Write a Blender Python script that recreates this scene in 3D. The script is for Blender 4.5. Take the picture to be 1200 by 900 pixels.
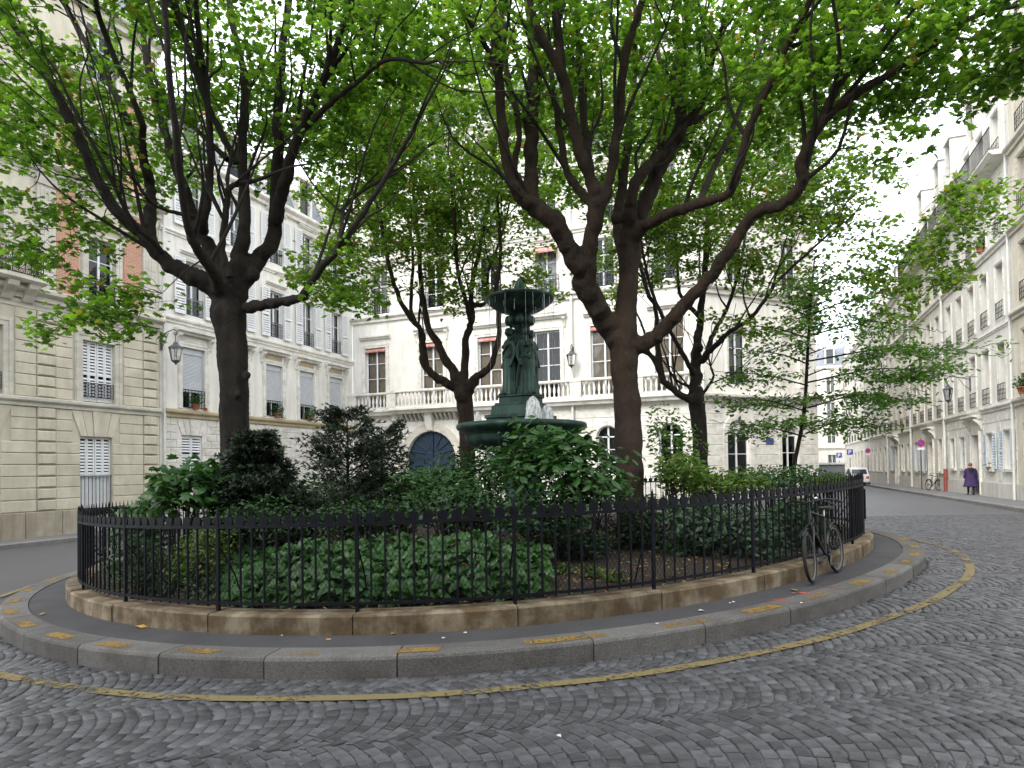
import bpy, bmesh, math, random
import numpy as np
from mathutils import Vector, Matrix
random.seed(7); rng = np.random.default_rng(7)
sc = bpy.context.scene
for o in list(bpy.data.objects): bpy.data.objects.remove(o)
PI = math.pi
# ---------------------------------------------------------------- camera
FPX = 740.0; PITCH = math.radians(1.0); ROLL = -0.015; YH = 550.0
PPY = YH - FPX*math.tan(PITCH)
CAM = np.array([0.0, 0.0, 1.8])
cd = bpy.data.cameras.new('camera'); cam = bpy.data.objects.new('camera', cd); sc.collection.objects.link(cam)
cam.location = CAM
cam.rotation_euler = (Matrix.Rotation(PI/2+PITCH, 3, 'X') @ Matrix.Rotation(ROLL, 3, 'Z')).to_euler()
cd.sensor_width = 36.0; cd.lens = FPX/1200*36; cd.shift_y = (PPY-450)/1200; cd.clip_end = 2000; cd.clip_start = 0.05
sc.camera = cam
# ---------------------------------------------------------------- sky, sun, exposure
SUN_EL, SUN_AZ = math.radians(42), math.radians(215)     # veiled by thin cloud, behind the viewer to the left
w = bpy.data.worlds.new('World'); sc.world = w; w.use_nodes = True
nt = w.node_tree; nt.nodes.clear()
sky = nt.nodes.new('ShaderNodeTexSky'); sky.sky_type = 'NISHITA'; sky.sun_disc = False
sky.sun_elevation = SUN_EL; sky.sun_rotation = SUN_AZ
b1 = nt.nodes.new('ShaderNodeBackground'); b1.inputs[1].default_value = 0.06
b2 = nt.nodes.new('ShaderNodeBackground'); b2.inputs[0].default_value = (0.975, 0.985, 1.0, 1); b2.inputs[1].default_value = 1.0
ad = nt.nodes.new('ShaderNodeAddShader'); ow = nt.nodes.new('ShaderNodeOutputWorld')
nt.links.new(sky.outputs[0], b1.inputs[0]); nt.links.new(b1.outputs[0], ad.inputs[0]); nt.links.new(b2.outputs[0], ad.inputs[1]); nt.links.new(ad.outputs[0], ow.inputs[0])
sl = bpy.data.lights.new('sun', 'SUN'); sl.energy = 1.1; sl.angle = math.radians(25); sl.color = (1, .96, .9)
so = bpy.data.objects.new('sun', sl); sc.collection.objects.link(so)
sd = Vector((math.sin(SUN_AZ)*math.cos(SUN_EL), math.cos(SUN_AZ)*math.cos(SUN_EL), math.sin(SUN_EL)))
so.rotation_euler = sd.to_track_quat('Z', 'Y').to_euler()
sc.view_settings.view_transform = 'Standard'; sc.view_settings.look = 'None'; sc.view_settings.exposure = 1.45; sc.view_settings.gamma = 1.0
sc.view_settings.use_curve_mapping = False
# ---------------------------------------------------------------- pixel helpers (a pixel is a direction only)
MC = np.array(Matrix.Rotation(PI/2+PITCH, 3, 'X') @ Matrix.Rotation(ROLL, 3, 'Z'))
def ray(px, py): return MC @ np.array([(px-600)/FPX, -(py-PPY)/FPX, -1.0])
def at(px, py, Y):
    d = ray(px, py); return CAM + d*(Y/d[1])
def proj(P):
    v = MC.T @ (np.asarray(P, float)-CAM); return 600+FPX*v[0]/-v[2], PPY-FPX*v[1]/-v[2]
def g(X, Y):                                             # the gently falling street
    X = max(-22.0, min(60.0, X)); z = .025*X if X < 4 else .1+.06*(1-math.exp(-(X-4)*.025/.06))
    return z-.006*max(0.0, min(Y, 90.0)-14)
def gnd(px, py, off=0.0):
    d = ray(px, py); lo, hi = 1.0, 300.0
    for _ in range(50):
        t = (lo+hi)/2; P = CAM+d*t
        if P[2] > g(P[0], P[1])+off: lo = t
        else: hi = t
    return CAM+d*t
# ---------------------------------------------------------------- materials
MATS = {}
def mat(name, c1, c2=None, scale=2.0, rough=.75, bump=0.0, bscale=25.0, metal=0.0, rnd=0.0, isl=0.0, spec=.4, stain=None, sscale=(3, 3, .35), lo=.35, hi=.65, coat=0.0):
    if name in MATS: return MATS[name]
    m = bpy.data.materials.new(name); m.use_nodes = True; t = m.node_tree; N = t.nodes; L = t.links
    bs = N['Principled BSDF']; bs.inputs['Roughness'].default_value = rough; bs.inputs['Metallic'].default_value = metal
    bs.inputs['Specular IOR Level'].default_value = spec; bs.inputs['Coat Weight'].default_value = coat
    tc = N.new('ShaderNodeTexCoord')
    def mix(f, a, b, mode='MIX'):
        x = N.new('ShaderNodeMix'); x.data_type = 'RGBA'; x.blend_type = mode
        for i, v in ((0, f), (6, a), (7, b)):
            if hasattr(v, 'is_linked') or hasattr(v, 'links'): L.new(v, x.inputs[i])
            elif i == 0: x.inputs[0].default_value = v
            else: x.inputs[i].default_value = (*v, 1)
        return x.outputs[2]
    def noise(s, det=5, vec=None, rg=.6):
        n = N.new('ShaderNodeTexNoise'); n.inputs['Scale'].default_value = s; n.inputs['Detail'].default_value = det; n.inputs['Roughness'].default_value = rg
        L.new(vec or tc.outputs['Object'], n.inputs['Vector']); return n.outputs['Fac']
    def ramp(v, a, b):
        r = N.new('ShaderNodeMapRange'); r.inputs[1].default_value = a; r.inputs[2].default_value = b; L.new(v, r.inputs[0]); return r.outputs[0]
    col = None
    if c2 is not None: col = mix(ramp(noise(scale), lo, hi), c1, c2)
    if stain is not None:
        mp = N.new('ShaderNodeMapping'); mp.inputs['Scale'].default_value = sscale; L.new(tc.outputs['Object'], mp.inputs[0])
        col = mix(ramp(noise(1.3, 6, mp.outputs[0], .65), .45, .8), col if col is not None else c1, stain)
    if col is None: col = mix(0.0, c1, c1)
    if rnd or isl:
        if rnd: src = N.new('ShaderNodeObjectInfo').outputs['Random']; amt = rnd
        else: src = N.new('ShaderNodeNewGeometry').outputs['Random Per Island']; amt = isl
        mr = N.new('ShaderNodeMapRange'); mr.inputs[3].default_value = 1-amt; mr.inputs[4].default_value = 1+amt; L.new(src, mr.inputs[0])
        cb = N.new('ShaderNodeCombineColor')
        for i in range(3): L.new(mr.outputs[0], cb.inputs[i])
        col = mix(1.0, col, cb.outputs[0], 'MULTIPLY')
    L.new(col, bs.inputs['Base Color'])
    if bump:
        bp = N.new('ShaderNodeBump'); bp.inputs['Strength'].default_value = bump; bp.inputs['Distance'].default_value = .02
        if name.startswith('bark'):
            bp.inputs['Distance'].default_value = .06
            mp = N.new('ShaderNodeMapping'); mp.inputs['Scale'].default_value = (1, 1, .3); L.new(tc.outputs['Object'], mp.inputs[0])
            L.new(noise(bscale, 8, mp.outputs[0], .7), bp.inputs['Height'])
        else: L.new(noise(bscale, 8), bp.inputs['Height'])
        L.new(bp.outputs[0], bs.inputs['Normal'])
    MATS[name] = m; return m
def leafmat(name, c1, c2, trans, tw=.45, autumn=None, rough=.45):
    m = bpy.data.materials.new(name); m.use_nodes = True; t = m.node_tree; N = t.nodes; L = t.links
    bs = N['Principled BSDF']; bs.inputs['Roughness'].default_value = rough; bs.inputs['Specular IOR Level'].default_value = .35
    geo = N.new('ShaderNodeNewGeometry'); r = N.new('ShaderNodeValToRGB'); L.new(geo.outputs['Random Per Island'], r.inputs[0])
    e = r.color_ramp.elements; e[0].color = (*c1, 1); e[0].position = 0; e[1].color = (*c2, 1); e[1].position = .9
    if autumn: x = e.new(.975); x.color = (*c2, 1); y = e.new(.985); y.color = (*autumn, 1)
    tr = N.new('ShaderNodeBsdfTranslucent'); mx = N.new('ShaderNodeMixShader'); mx.inputs[0].default_value = tw
    mu = N.new('ShaderNodeMix'); mu.data_type = 'RGBA'; mu.blend_type = 'MULTIPLY'; mu.inputs[0].default_value = 1
    L.new(r.outputs[0], mu.inputs[6]); mu.inputs[7].default_value = (*trans, 1)
    L.new(mu.outputs[2], tr.inputs[0]); L.new(r.outputs[0], bs.inputs['Base Color'])
    L.new(bs.outputs[0], mx.inputs[1]); L.new(tr.outputs[0], mx.inputs[2]); L.new(mx.outputs[0], N['Material Output'].inputs[0])
    MATS[name] = m; return m
mat('cream_stone', (.60, .555, .44), (.50, .455, .35), 1.2, .85, .25, 30, rnd=.07, stain=(.40, .36, .28), sscale=(2, 2, .5))
mat('cream_trim', (.60, .57, .48), (.47, .44, .37), 1.5, .85, .2, 30, stain=(.33, .31, .27), sscale=(1, 1, 3))
mat('plinth_stone', (.42, .38, .30), (.32, .28, .21), 1.6, .9, .3, 30, rnd=.08, stain=(.24, .20, .15))
mat('white_wall', (.735, .715, .655), (.65, .63, .57), .9, .85, .15, 25, stain=(.50, .475, .41), sscale=(2.5, 2.5, .3))
mat('white_trim', (.71, .69, .63), (.60, .58, .52), 2, .8, .1, 30, rnd=.05, stain=(.38, .35, .29), sscale=(1.5, 1.5, 2.5))
mat('pale_wall', (.68, .65, .56), (.58, .55, .47), .7, .85, .15, 25, stain=(.45, .43, .38))
mat('grey_wall', (.60, .58, .53), (.50, .48, .43), .8, .85, .15, 25, stain=(.36, .34, .30))
mat('ochre_trim', (.44, .37, .23), (.34, .28, .18), 2, .85, .2, 25)
mat('white_paint', (.72, .73, .73), (.64, .65, .65), 4, .5)
mat('grey_blind', (.52, .54, .55), (.46, .48, .50), 3, .55)
mat('shutter_blue', (.55, .62, .68), (.48, .55, .60), 3, .6)
mat('iron', (.004, .0045, .0075), (.008, .0085, .012), 8, .6, .1, 60, spec=.14)
mat('iron_grey', (.07, .075, .085), (.05, .05, .06), 8, .5)
mat('zinc', (.22, .24, .27), (.17, .19, .22), 1.5, .5, .1, 6)
mat('roof_blue', (.16, .22, .27), (.12, .16, .20), 1.5, .55)
mat('pipe_white', (.66, .66, .62), (.55, .54, .50), 2, .6)
mat('red_paint', (.30, .07, .05), (.22, .05, .04), 5, .6)
mat('awning_red', (.40, .13, .10), (.48, .33, .29), 6, .8)
mat('room_shade', (.012, .013, .016), None, rough=.9)
mat('curtain', (.46, .37, .29), (.38, .30, .23), 5, .9, .2, 8)
mat('net_curtain', (.52, .52, .50), (.42, .42, .41), 7, .9, .2, 8)
mat('blue_door', (.009, .023, .043), (.013, .03, .053), 6, .45, .08, 40)
mat('brown_door', (.09, .05, .035), (.06, .035, .025), 6, .5)
mat('terracotta', (.42, .16, .09), (.34, .13, .08), 10, .8)
mat('asphalt', (.06, .06, .063), (.045, .045, .048), 1.5, .85, .5, 160, stain=(.06, .06, .062), sscale=(1, 1, 1))
mat('pave_asphalt', (.06, .059, .063), (.044, .043, .046), 1.3, .88, .5, 170, stain=(.04, .038, .039), sscale=(1.2, 1.2, 1))
mat('granite', (.15, .145, .137), (.085, .08, .075), 55, .88, .7, 90, rnd=.16, stain=(.05, .042, .034), sscale=(1.2, 1.2, 1.2))
mat('limestone', (.23, .19, .13), (.095, .065, .033), 3.2, .88, .4, 60, rnd=.14, stain=(.04, .026, .013), sscale=(4, 4, .9), lo=.36, hi=.58)
mat('cobble', (.080, .0795, .085), (.046, .0455, .048), 9, .55, .28, 70, isl=.45, spec=.5)
mat('cobble_one', (.080, .0795, .085), (.046, .0455, .048), 9, .55, .28, 70, rnd=.45, spec=.5)
mat('pave_light', (.17, .168, .17), (.13, .128, .13), 1.3, .85, .4, 120, stain=(.10, .098, .10), sscale=(1.2, 1.2, 1))
mat('kerb_light', (.20, .195, .185), (.15, .145, .14), 3, .85, .4, 60, rnd=.1)
mat('soil', (.034, .025, .018), (.019, .014, .009), 5, .95, .8, 40)
mat('bark', (.024, .019, .015), (.011, .0085, .007), 7, .92, .9, 22, stain=(.042, .034, .026), sscale=(2, 2, .6))
mat('bark_old', (.036, .0225, .0145), (.015, .0095, .0065), 6, .92, .9, 20, stain=(.05, .031, .018), sscale=(2.5, 2.5, .5))
mat('bronze', (.030, .068, .056), (.016, .032, .027), 3.5, .45, .25, 22, metal=.4, stain=(.07, .14, .115), sscale=(4, 4, .7))
mat('rubber', (.012, .012, .013), None, rough=.75)
mat('bike_black', (.008, .008, .010), None, rough=.35, spec=.4)
mat('chrome', (.55, .55, .56), None, rough=.25, metal=1)
mat('rim_white', (.13, .13, .125), None, rough=.4)
mat('saddle', (.016, .015, .014), None, rough=.6)
mat('car_white', (.72, .73, .74), None, rough=.25, coat=.5)
mat('car_glass', (.02, .025, .03), None, rough=.08, spec=.6)
mat('garage_grey', (.20, .21, .21), (.16, .17, .17), 3, .6)
mat('skin', (.52, .33, .25), None, rough=.6)
mat('hair_red', (.22, .075, .03), (.15, .05, .02), 60, .6)
mat('coat_purple', (.05, .027, .10), (.036, .019, .075), 8, .85)
mat('cloth_black', (.015, .014, .018), None, rough=.85)
mat('bag', (.20, .15, .19), None, rough=.7)
mat('sign_red', (.55, .03, .03), None, rough=.45); mat('sign_blue', (.05, .07, .36), None, rough=.45); mat('sign_white', (.72, .72, .72), None, rough=.45)
mat('dry_leaf', (.42, .27, .07), (.26, .13, .04), 30, .8, rnd=.3)
mat('litter', (.55, .54, .48), None, rough=.8)
mat('needle', (.014, .030, .015), (.022, .044, .019), 5, .6, isl=.4)
leafmat('leaf_maple', (.028, .074, .011), (.105, .20, .024), (2.5, 2.45, 1.3), .58, autumn=(.13, .10, .02))
leafmat('leaf_back', (.034, .08, .012), (.115, .195, .028), (2.45, 2.35, 1.35), .58, autumn=(.17, .10, .02))
leafmat('leaf_dark', (.012, .034, .010), (.030, .075, .020), (1.4, 1.7, .8), .3)
leafmat('leaf_lime', (.045, .10, .012), (.10, .17, .025), (1.5, 1.6, .9), .35, autumn=(.3, .22, .03))
leafmat('leaf_ivy', (.020, .060, .014), (.045, .115, .028), (1.3, 1.4, .8), .25, rough=.35)
leafmat('leaf_spot', (.02, .05, .02), (.05, .10, .05), (1.2, 1.3, .9), .25, rough=.4)
leafmat('leaf_young', (.045, .11, .022), (.115, .21, .04), (1.8, 2.0, 1.0), .45)
def brickmat():
    m = bpy.data.materials.new('brick_panel'); m.use_nodes = True; N = m.node_tree.nodes; L = m.node_tree.links; bs = N['Principled BSDF']; bs.inputs['Roughness'].default_value = .9
    tc = N.new('ShaderNodeTexCoord'); mp = N.new('ShaderNodeMapping'); mp.inputs['Rotation'].default_value = (PI/2, 0, 0); L.new(tc.outputs['Object'], mp.inputs[0])
    b = N.new('ShaderNodeTexBrick'); L.new(mp.outputs[0], b.inputs[0]); b.inputs['Color1'].default_value = (.46, .22, .13, 1); b.inputs['Color2'].default_value = (.38, .17, .10, 1); b.inputs['Mortar'].default_value = (.5, .45, .38, 1)
    b.inputs['Scale'].default_value = 1; b.inputs['Brick Width'].default_value = .22; b.inputs['Row Height'].default_value = .068; b.inputs['Mortar Size'].default_value = .006
    L.new(b.outputs[0], bs.inputs['Base Color']); MATS['brick_panel'] = m
brickmat()
def glassmat():
    m = bpy.data.materials.new('glass'); m.use_nodes = True; N = m.node_tree.nodes; L = m.node_tree.links
    g1 = N.new('ShaderNodeBsdfGlossy'); g1.inputs['Roughness'].default_value = .03; tr = N.new('ShaderNodeBsdfTransparent'); tr.inputs[0].default_value = (.8, .83, .83, 1)
    fr = N.new('ShaderNodeFresnel'); fr.inputs[0].default_value = 1.5; mx = N.new('ShaderNodeMixShader'); L.new(fr.outputs[0], mx.inputs[0]); L.new(tr.outputs[0], mx.inputs[1]); L.new(g1.outputs[0], mx.inputs[2]); L.new(mx.outputs[0], N['Material Output'].inputs[0])
    MATS['glass'] = m
glassmat()
def watermat():
    m = bpy.data.materials.new('foam_water'); m.use_nodes = True; N = m.node_tree.nodes; L = m.node_tree.links; bs = N['Principled BSDF']
    bs.inputs['Base Color'].default_value = (.82, .85, .88, 1); bs.inputs['Roughness'].default_value = .25
    tr = N.new('ShaderNodeBsdfTransparent'); no = N.new('ShaderNodeTexNoise'); no.inputs['Scale'].default_value = 30; tc = N.new('ShaderNodeTexCoord'); mp = N.new('ShaderNodeMapping'); mp.inputs['Scale'].default_value = (1, 1, .25)
    L.new(tc.outputs['Object'], mp.inputs[0]); L.new(mp.outputs[0], no.inputs[0]); mr = N.new('ShaderNodeMapRange'); mr.inputs[1].default_value = .3; mr.inputs[2].default_value = .62; mr.inputs[3].default_value = .25; mr.inputs[4].default_value = .95; L.new(no.outputs[0], mr.inputs[0])
    mx = N.new('ShaderNodeMixShader'); L.new(mr.outputs[0], mx.inputs[0]); L.new(tr.outputs[0], mx.inputs[1]); L.new(bs.outputs[0], mx.inputs[2]); L.new(mx.outputs[0], N['Material Output'].inputs[0]); MATS['foam_water'] = m
watermat()
def wornpaint(name, c, c2, cut, sc1=22):
    m = bpy.data.materials.new(name); m.use_nodes = True; N = m.node_tree.nodes; L = m.node_tree.links; bs = N['Principled BSDF']; bs.inputs['Roughness'].default_value = .8
    tc = N.new('ShaderNodeTexCoord'); n1 = N.new('ShaderNodeTexNoise'); n1.inputs['Scale'].default_value = sc1; n1.inputs['Detail'].default_value = 8; n1.inputs['Roughness'].default_value = .7; L.new(tc.outputs['Object'], n1.inputs[0])
    n2 = N.new('ShaderNodeTexNoise'); n2.inputs['Scale'].default_value = 2.2; L.new(tc.outputs['Object'], n2.inputs[0])
    av = N.new('ShaderNodeMath'); av.operation = 'MULTIPLY_ADD'; L.new(n2.outputs[0], av.inputs[0]); av.inputs[1].default_value = .6; L.new(n1.outputs[0], av.inputs[2])
    mr = N.new('ShaderNodeMapRange'); mr.inputs[1].default_value = cut; mr.inputs[2].default_value = cut+.1; L.new(av.outputs[0], mr.inputs[0])
    mc = N.new('ShaderNodeMix'); mc.data_type = 'RGBA'; L.new(n2.outputs[0], mc.inputs[0]); mc.inputs[6].default_value = (*c, 1); mc.inputs[7].default_value = (*c2, 1); L.new(mc.outputs[2], bs.inputs['Base Color'])
    tr = N.new('ShaderNodeBsdfTransparent'); mx = N.new('ShaderNodeMixShader'); L.new(mr.outputs[0], mx.inputs[0]); L.new(tr.outputs[0], mx.inputs[1]); L.new(bs.outputs[0], mx.inputs[2]); L.new(mx.outputs[0], N['Material Output'].inputs[0]); MATS[name] = m
wornpaint('yellow_line', (.19, .14, .042), (.14, .112, .055), .69)
wornpaint('yellow_dash', (.28, .16, .022), (.17, .105, .025), .74, 30)
wornpaint('red_spray', (.45, .07, .05), (.35, .08, .06), .82, 14)
def roadmat():
    m = bpy.data.materials.new('road_surface'); m.use_nodes = True; N = m.node_tree.nodes; L = m.node_tree.links; bs = N['Principled BSDF']; bs.inputs['Roughness'].default_value = .52
    tc = N.new('ShaderNodeTexCoord'); v = N.new('ShaderNodeTexVoronoi'); v.inputs['Scale'].default_value = 9; v.inputs['Randomness'].default_value = .55; L.new(tc.outputs['Object'], v.inputs[0])
    v2 = N.new('ShaderNodeTexVoronoi'); v2.feature = 'DISTANCE_TO_EDGE'; v2.inputs['Scale'].default_value = 9; v2.inputs['Randomness'].default_value = .55; L.new(tc.outputs['Object'], v2.inputs[0])
    bw = N.new('ShaderNodeRGBToBW'); L.new(v.outputs['Color'], bw.inputs[0])
    mr = N.new('ShaderNodeMapRange'); L.new(bw.outputs[0], mr.inputs[0]); mr.inputs[3].default_value = .06; mr.inputs[4].default_value = .115  # far setts coloured paler than the near ones, for the grazing sky sheen
    jr = N.new('ShaderNodeMapRange'); L.new(v2.outputs[0], jr.inputs[0]); jr.inputs[2].default_value = .09; jr.inputs[3].default_value = .35
    mu = N.new('ShaderNodeMath'); mu.operation = 'MULTIPLY'; L.new(mr.outputs[0], mu.inputs[0]); L.new(jr.outputs[0], mu.inputs[1])
    sp = N.new('ShaderNodeSeparateXYZ'); L.new(tc.outputs['Object'], sp.inputs[0])
    xr = N.new('ShaderNodeMapRange'); L.new(sp.outputs[0], xr.inputs[0]); xr.inputs[1].default_value = -4; xr.inputs[2].default_value = -2
    no = N.new('ShaderNodeTexNoise'); no.inputs['Scale'].default_value = 1.4; no.inputs['Detail'].default_value = 8; L.new(tc.outputs['Object'], no.inputs[0])
    ar = N.new('ShaderNodeMapRange'); L.new(no.outputs[0], ar.inputs[0]); ar.inputs[3].default_value = .042; ar.inputs[4].default_value = .065
    mx = N.new('ShaderNodeMix'); L.new(xr.outputs[0], mx.inputs[0]); L.new(ar.outputs[0], mx.inputs[2]); L.new(mu.outputs[0], mx.inputs[3])
    cb = N.new('ShaderNodeCombineColor'); L.new(mx.outputs[0], cb.inputs[0]); L.new(mx.outputs[0], cb.inputs[1])
    bl = N.new('ShaderNodeMath'); bl.operation = 'MULTIPLY'; bl.inputs[1].default_value = 1.07; L.new(mx.outputs[0], bl.inputs[0]); L.new(bl.outputs[0], cb.inputs[2])
    L.new(cb.outputs[0], bs.inputs['Base Color'])
    bp = N.new('ShaderNodeBump'); bp.inputs['Strength'].default_value = .6; bp.inputs['Distance'].default_value = .03; mm = N.new('ShaderNodeMath'); mm.operation = 'MULTIPLY'; L.new(jr.outputs[0], mm.inputs[0]); L.new(xr.outputs[0], mm.inputs[1]); L.new(mm.outputs[0], bp.inputs['Height']); L.new(bp.outputs[0], bs.inputs['Normal'])
    MATS['road_surface'] = m
roadmat()
# ---------------------------------------------------------------- mesh helpers
COL = sc.collection
def link(name, me, parent=None):
    o = bpy.data.objects.new(name, me); COL.objects.link(o)
    if parent is not None: o.parent = parent
    return o
def tag(o, label=None, cat=None, group=None, kind=None):
    if label: o['label'] = label
    if cat: o['category'] = cat
    if group: o['group'] = group
    if kind: o['kind'] = kind
    return o
def empty(name, loc, rz=0.0, label=None, cat=None, group=None):
    o = bpy.data.objects.new(name, None); COL.objects.link(o); o.location = loc; o.rotation_euler = (0, 0, rz); o.empty_display_size = .3
    return tag(o, label, cat, group)
def npmesh(name, V, T, m=None, smooth=False):
    V = np.asarray(V, np.float32); T = np.asarray(T, np.int32); me = bpy.data.meshes.new(name); k = T.shape[1]
    me.vertices.add(len(V)); me.vertices.foreach_set('co', V.ravel()); me.loops.add(T.size); me.loops.foreach_set('vertex_index', T.ravel())
    me.polygons.add(len(T)); me.polygons.foreach_set('loop_start', np.arange(0, T.size, k, dtype=np.int32)); me.polygons.foreach_set('loop_total', np.full(len(T), k, np.int32))
    if smooth: me.polygons.foreach_set('use_smooth', np.ones(len(T), bool))
    me.update(calc_edges=True)
    if m: me.materials.append(MATS[m])
    return me
class MB:
    def __init__(s): s.v = []; s.f = []; s.sm = []
    def add(s, vs, fs, smooth=False):
        b = len(s.v); s.v += [tuple(float(c) for c in p) for p in vs]; s.f += [tuple(i+b for i in f) for f in fs]; s.sm += [smooth]*len(fs); return s
    def box(s, x0, x1, y0, y1, z0, z1):
        return s.add([(x0, y0, z0), (x1, y0, z0), (x1, y1, z0), (x0, y1, z0), (x0, y0, z1), (x1, y0, z1), (x1, y1, z1), (x0, y1, z1)],
              [(0, 3, 2, 1), (4, 5, 6, 7), (0, 1, 5, 4), (1, 2, 6, 5), (2, 3, 7, 6), (3, 0, 4, 7)])
    def bevbox(s, x0, x1, y0, y1, z0, z1, c=.02):           # outward face (at y0) bevelled
        return s.add([(x0, y1, z0), (x1, y1, z0), (x1, y1, z1), (x0, y1, z1), (x0, y0+c, z0), (x1, y0+c, z0), (x1, y0+c, z1), (x0, y0+c, z1),
               (x0+c, y0, z0+c), (x1-c, y0, z0+c), (x1-c, y0, z1-c), (x0+c, y0, z1-c)],
              [(8, 9, 10, 11), (4, 5, 9, 8), (5, 6, 10, 9), (6, 7, 11, 10), (7, 4, 8, 11), (0, 1, 5, 4), (1, 2, 6, 5), (2, 3, 7, 6), (3, 0, 4, 7)])
    def prof(s, x0, x1, pts):                                # profile (y,z) swept along x
        n = len(pts); vs = [(x0, y, z) for y, z in pts]+[(x1, y, z) for y, z in pts]
        return s.add(vs, [(i, (i+1) % n, n+(i+1) % n, n+i) for i in range(n)]+[tuple(range(n))[::-1], tuple(range(n, 2*n))])
    def tube(s, pts, rad, n=6, cap=True, smooth=True):
        P = [Vector(p) for p in pts]; k = len(P)
        if not hasattr(rad, '__len__'): rad = [rad]*k
        vs = []; ref = None
        for i in range(k):
            t = (P[min(i+1, k-1)]-P[max(i-1, 0)])
            t = t.normalized() if t.length > 1e-9 else Vector((0, 0, 1))
            if ref is None: ref = t.orthogonal().normalized()
            else:
                ref = ref-t*ref.dot(t); ref = ref.normalized() if ref.length > 1e-6 else t.orthogonal().normalized()
            b = t.cross(ref)
            for j in range(n):
                a = 2*PI*j/n; vs.append(P[i]+(ref*math.cos(a)+b*math.sin(a))*rad[i])
        fs = [(i*n+j, i*n+(j+1) % n, (i+1)*n+(j+1) % n, (i+1)*n+j) for i in range(k-1) for j in range(n)]
        s.add(vs, fs, smooth)
        if cap: s.add(vs[:n], [tuple(range(n))[::-1]]); s.add(vs[-n:], [tuple(range(n))])
        return s
    def lathe(s, prof, n=16, c=(0, 0, 0), fn=None, smooth=True):
        vs = []
        for r, z in prof:
            for j in range(n):
                a = 2*PI*j/n; q = r*(fn(a, z) if fn else 1); vs.append((c[0]+q*math.cos(a), c[1]+q*math.sin(a), c[2]+z))
        k = len(prof); s.add(vs, [(i*n+j, i*n+(j+1) % n, (i+1)*n+(j+1) % n, (i+1)*n+j) for i in range(k-1) for j in range(n)], smooth)
        s.add(vs[:n], [tuple(range(n))[::-1]]); s.add(vs[-n:], [tuple(range(n))]); return s
    def ell(s, c, r, nu=10, nv=6):
        vs = [(c[0], c[1], c[2]-r[2])]
        for i in range(1, nv):
            p = PI*i/nv-PI/2
            for j in range(nu): a = 2*PI*j/nu; vs.append((c[0]+r[0]*math.cos(p)*math.cos(a), c[1]+r[1]*math.cos(p)*math.sin(a), c[2]+r[2]*math.sin(p)))
        vs.append((c[0], c[1], c[2]+r[2])); e = len(vs)-1
        fs = [(0, 1+(j+1) % nu, 1+j) for j in range(nu)]+[(1+i*nu+j, 1+i*nu+(j+1) % nu, 1+(i+1)*nu+(j+1) % nu, 1+(i+1)*nu+j) for i in range(nv-2) for j in range(nu)]+[(e, 1+(nv-2)*nu+j, 1+(nv-2)*nu+(j+1) % nu) for j in range(nu)]
        return s.add(vs, fs, True)
    def mesh(s, name, m=None):
        me = bpy.data.meshes.new(name); me.from_pydata(s.v, [], s.f); me.polygons.foreach_set('use_smooth', s.sm); me.update()
        if m: me.materials.append(MATS[m])
        return me
    def build(s, name, m, parent=None): return link(name, s.mesh(name, m), parent)
def cr(pts, n=6):                                            # Catmull-Rom through numpy points
    P = np.asarray(pts, float); P = np.vstack([2*P[0]-P[1], P, 2*P[-1]-P[-2]]); out = []
    for i in range(1, len(P)-2):
        for k in range(n):
            t = k/n; a, b, c, d = P[i-1:i+3]; out.append(.5*((2*b)+(c-a)*t+(2*a-5*b+4*c-d)*t*t+(3*b-a-3*c+d)*t**3))
    out.append(P[-2]); return np.array(out)
# ---------------------------------------------------------------- the island outline (metres)
ICX, ICY = .2, 12.9; IFC = [6.883, -0.421, 0.227, 0.55, 0.537, -0.08, 0.231, -0.008, -0.012]
def irad(a):
    r = IFC[0]
    for k in range(1, 5): r += IFC[2*k-1]*math.cos(k*a)+IFC[2*k]*math.sin(k*a)
    return r
_N = 720; _a = [-PI/2+2*PI*i/_N for i in range(_N)]
_P = np.array([(ICX+irad(a)*math.cos(a), ICY+irad(a)*math.sin(a)) for a in _a])
_T = np.roll(_P, -1, 0)-np.roll(_P, 1, 0); _T /= np.hypot(*_T.T)[:, None]; _NO = np.stack([_T[:, 1], -_T[:, 0]], 1)
_S = np.concatenate([[0], np.cumsum(np.hypot(*(np.roll(_P, -1, 0)-_P).T))]); ILEN = _S[-1]
def isl(s, off=0.0):                                         # point, outward normal at arc length s, offset outwards
    s = s % ILEN; i = int(np.searchsorted(_S, s, side='right'))-1; f = (s-_S[i])/(_S[i+1]-_S[i]); j = (i+1) % _N
    p = _P[i]*(1-f)+_P[j]*f; n = _NO[i]*(1-f)+_NO[j]*f; n = n/np.hypot(*n); return p+n*off, n
def inside(x, y, off): 
    dx, dy = x-ICX, y-ICY; return math.hypot(dx, dy) < irad(math.atan2(dy, dx))+off
def strip(mb, s0, s1, cols, step=.12):                       # cols: list of (offset, height above the street)
    n = max(1, int(math.ceil((s1-s0)/step))); vs = []
    for i in range(n+1):
        s = s0+(s1-s0)*i/n
        for off, h in cols:
            p, _ = isl(s, off); vs.append((p[0], p[1], g(p[0], p[1])+h))
    k = len(cols)
    mb.add(vs, [(i*k+j, (i+1)*k+j, (i+1)*k+j+1, i*k+j+1) for i in range(n) for j in range(k-1)])
    return vs, k, n
def block(s0, s1, cols):                                     # closed block along the outline
    mb = MB(); vs, k, n = strip(mb, s0, s1, cols+[cols[0]], .15)
    mb.add([vs[j] for j in range(k-1)], [tuple(range(k-1))[::-1]]); mb.add([vs[n*k+j] for j in range(k-1)], [tuple(range(k-1))]); return mb
A22 = math.radians(22); SV = np.array([math.sin(A22), math.cos(A22)]); TV = np.array([math.cos(A22), -math.sin(A22)])
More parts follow.
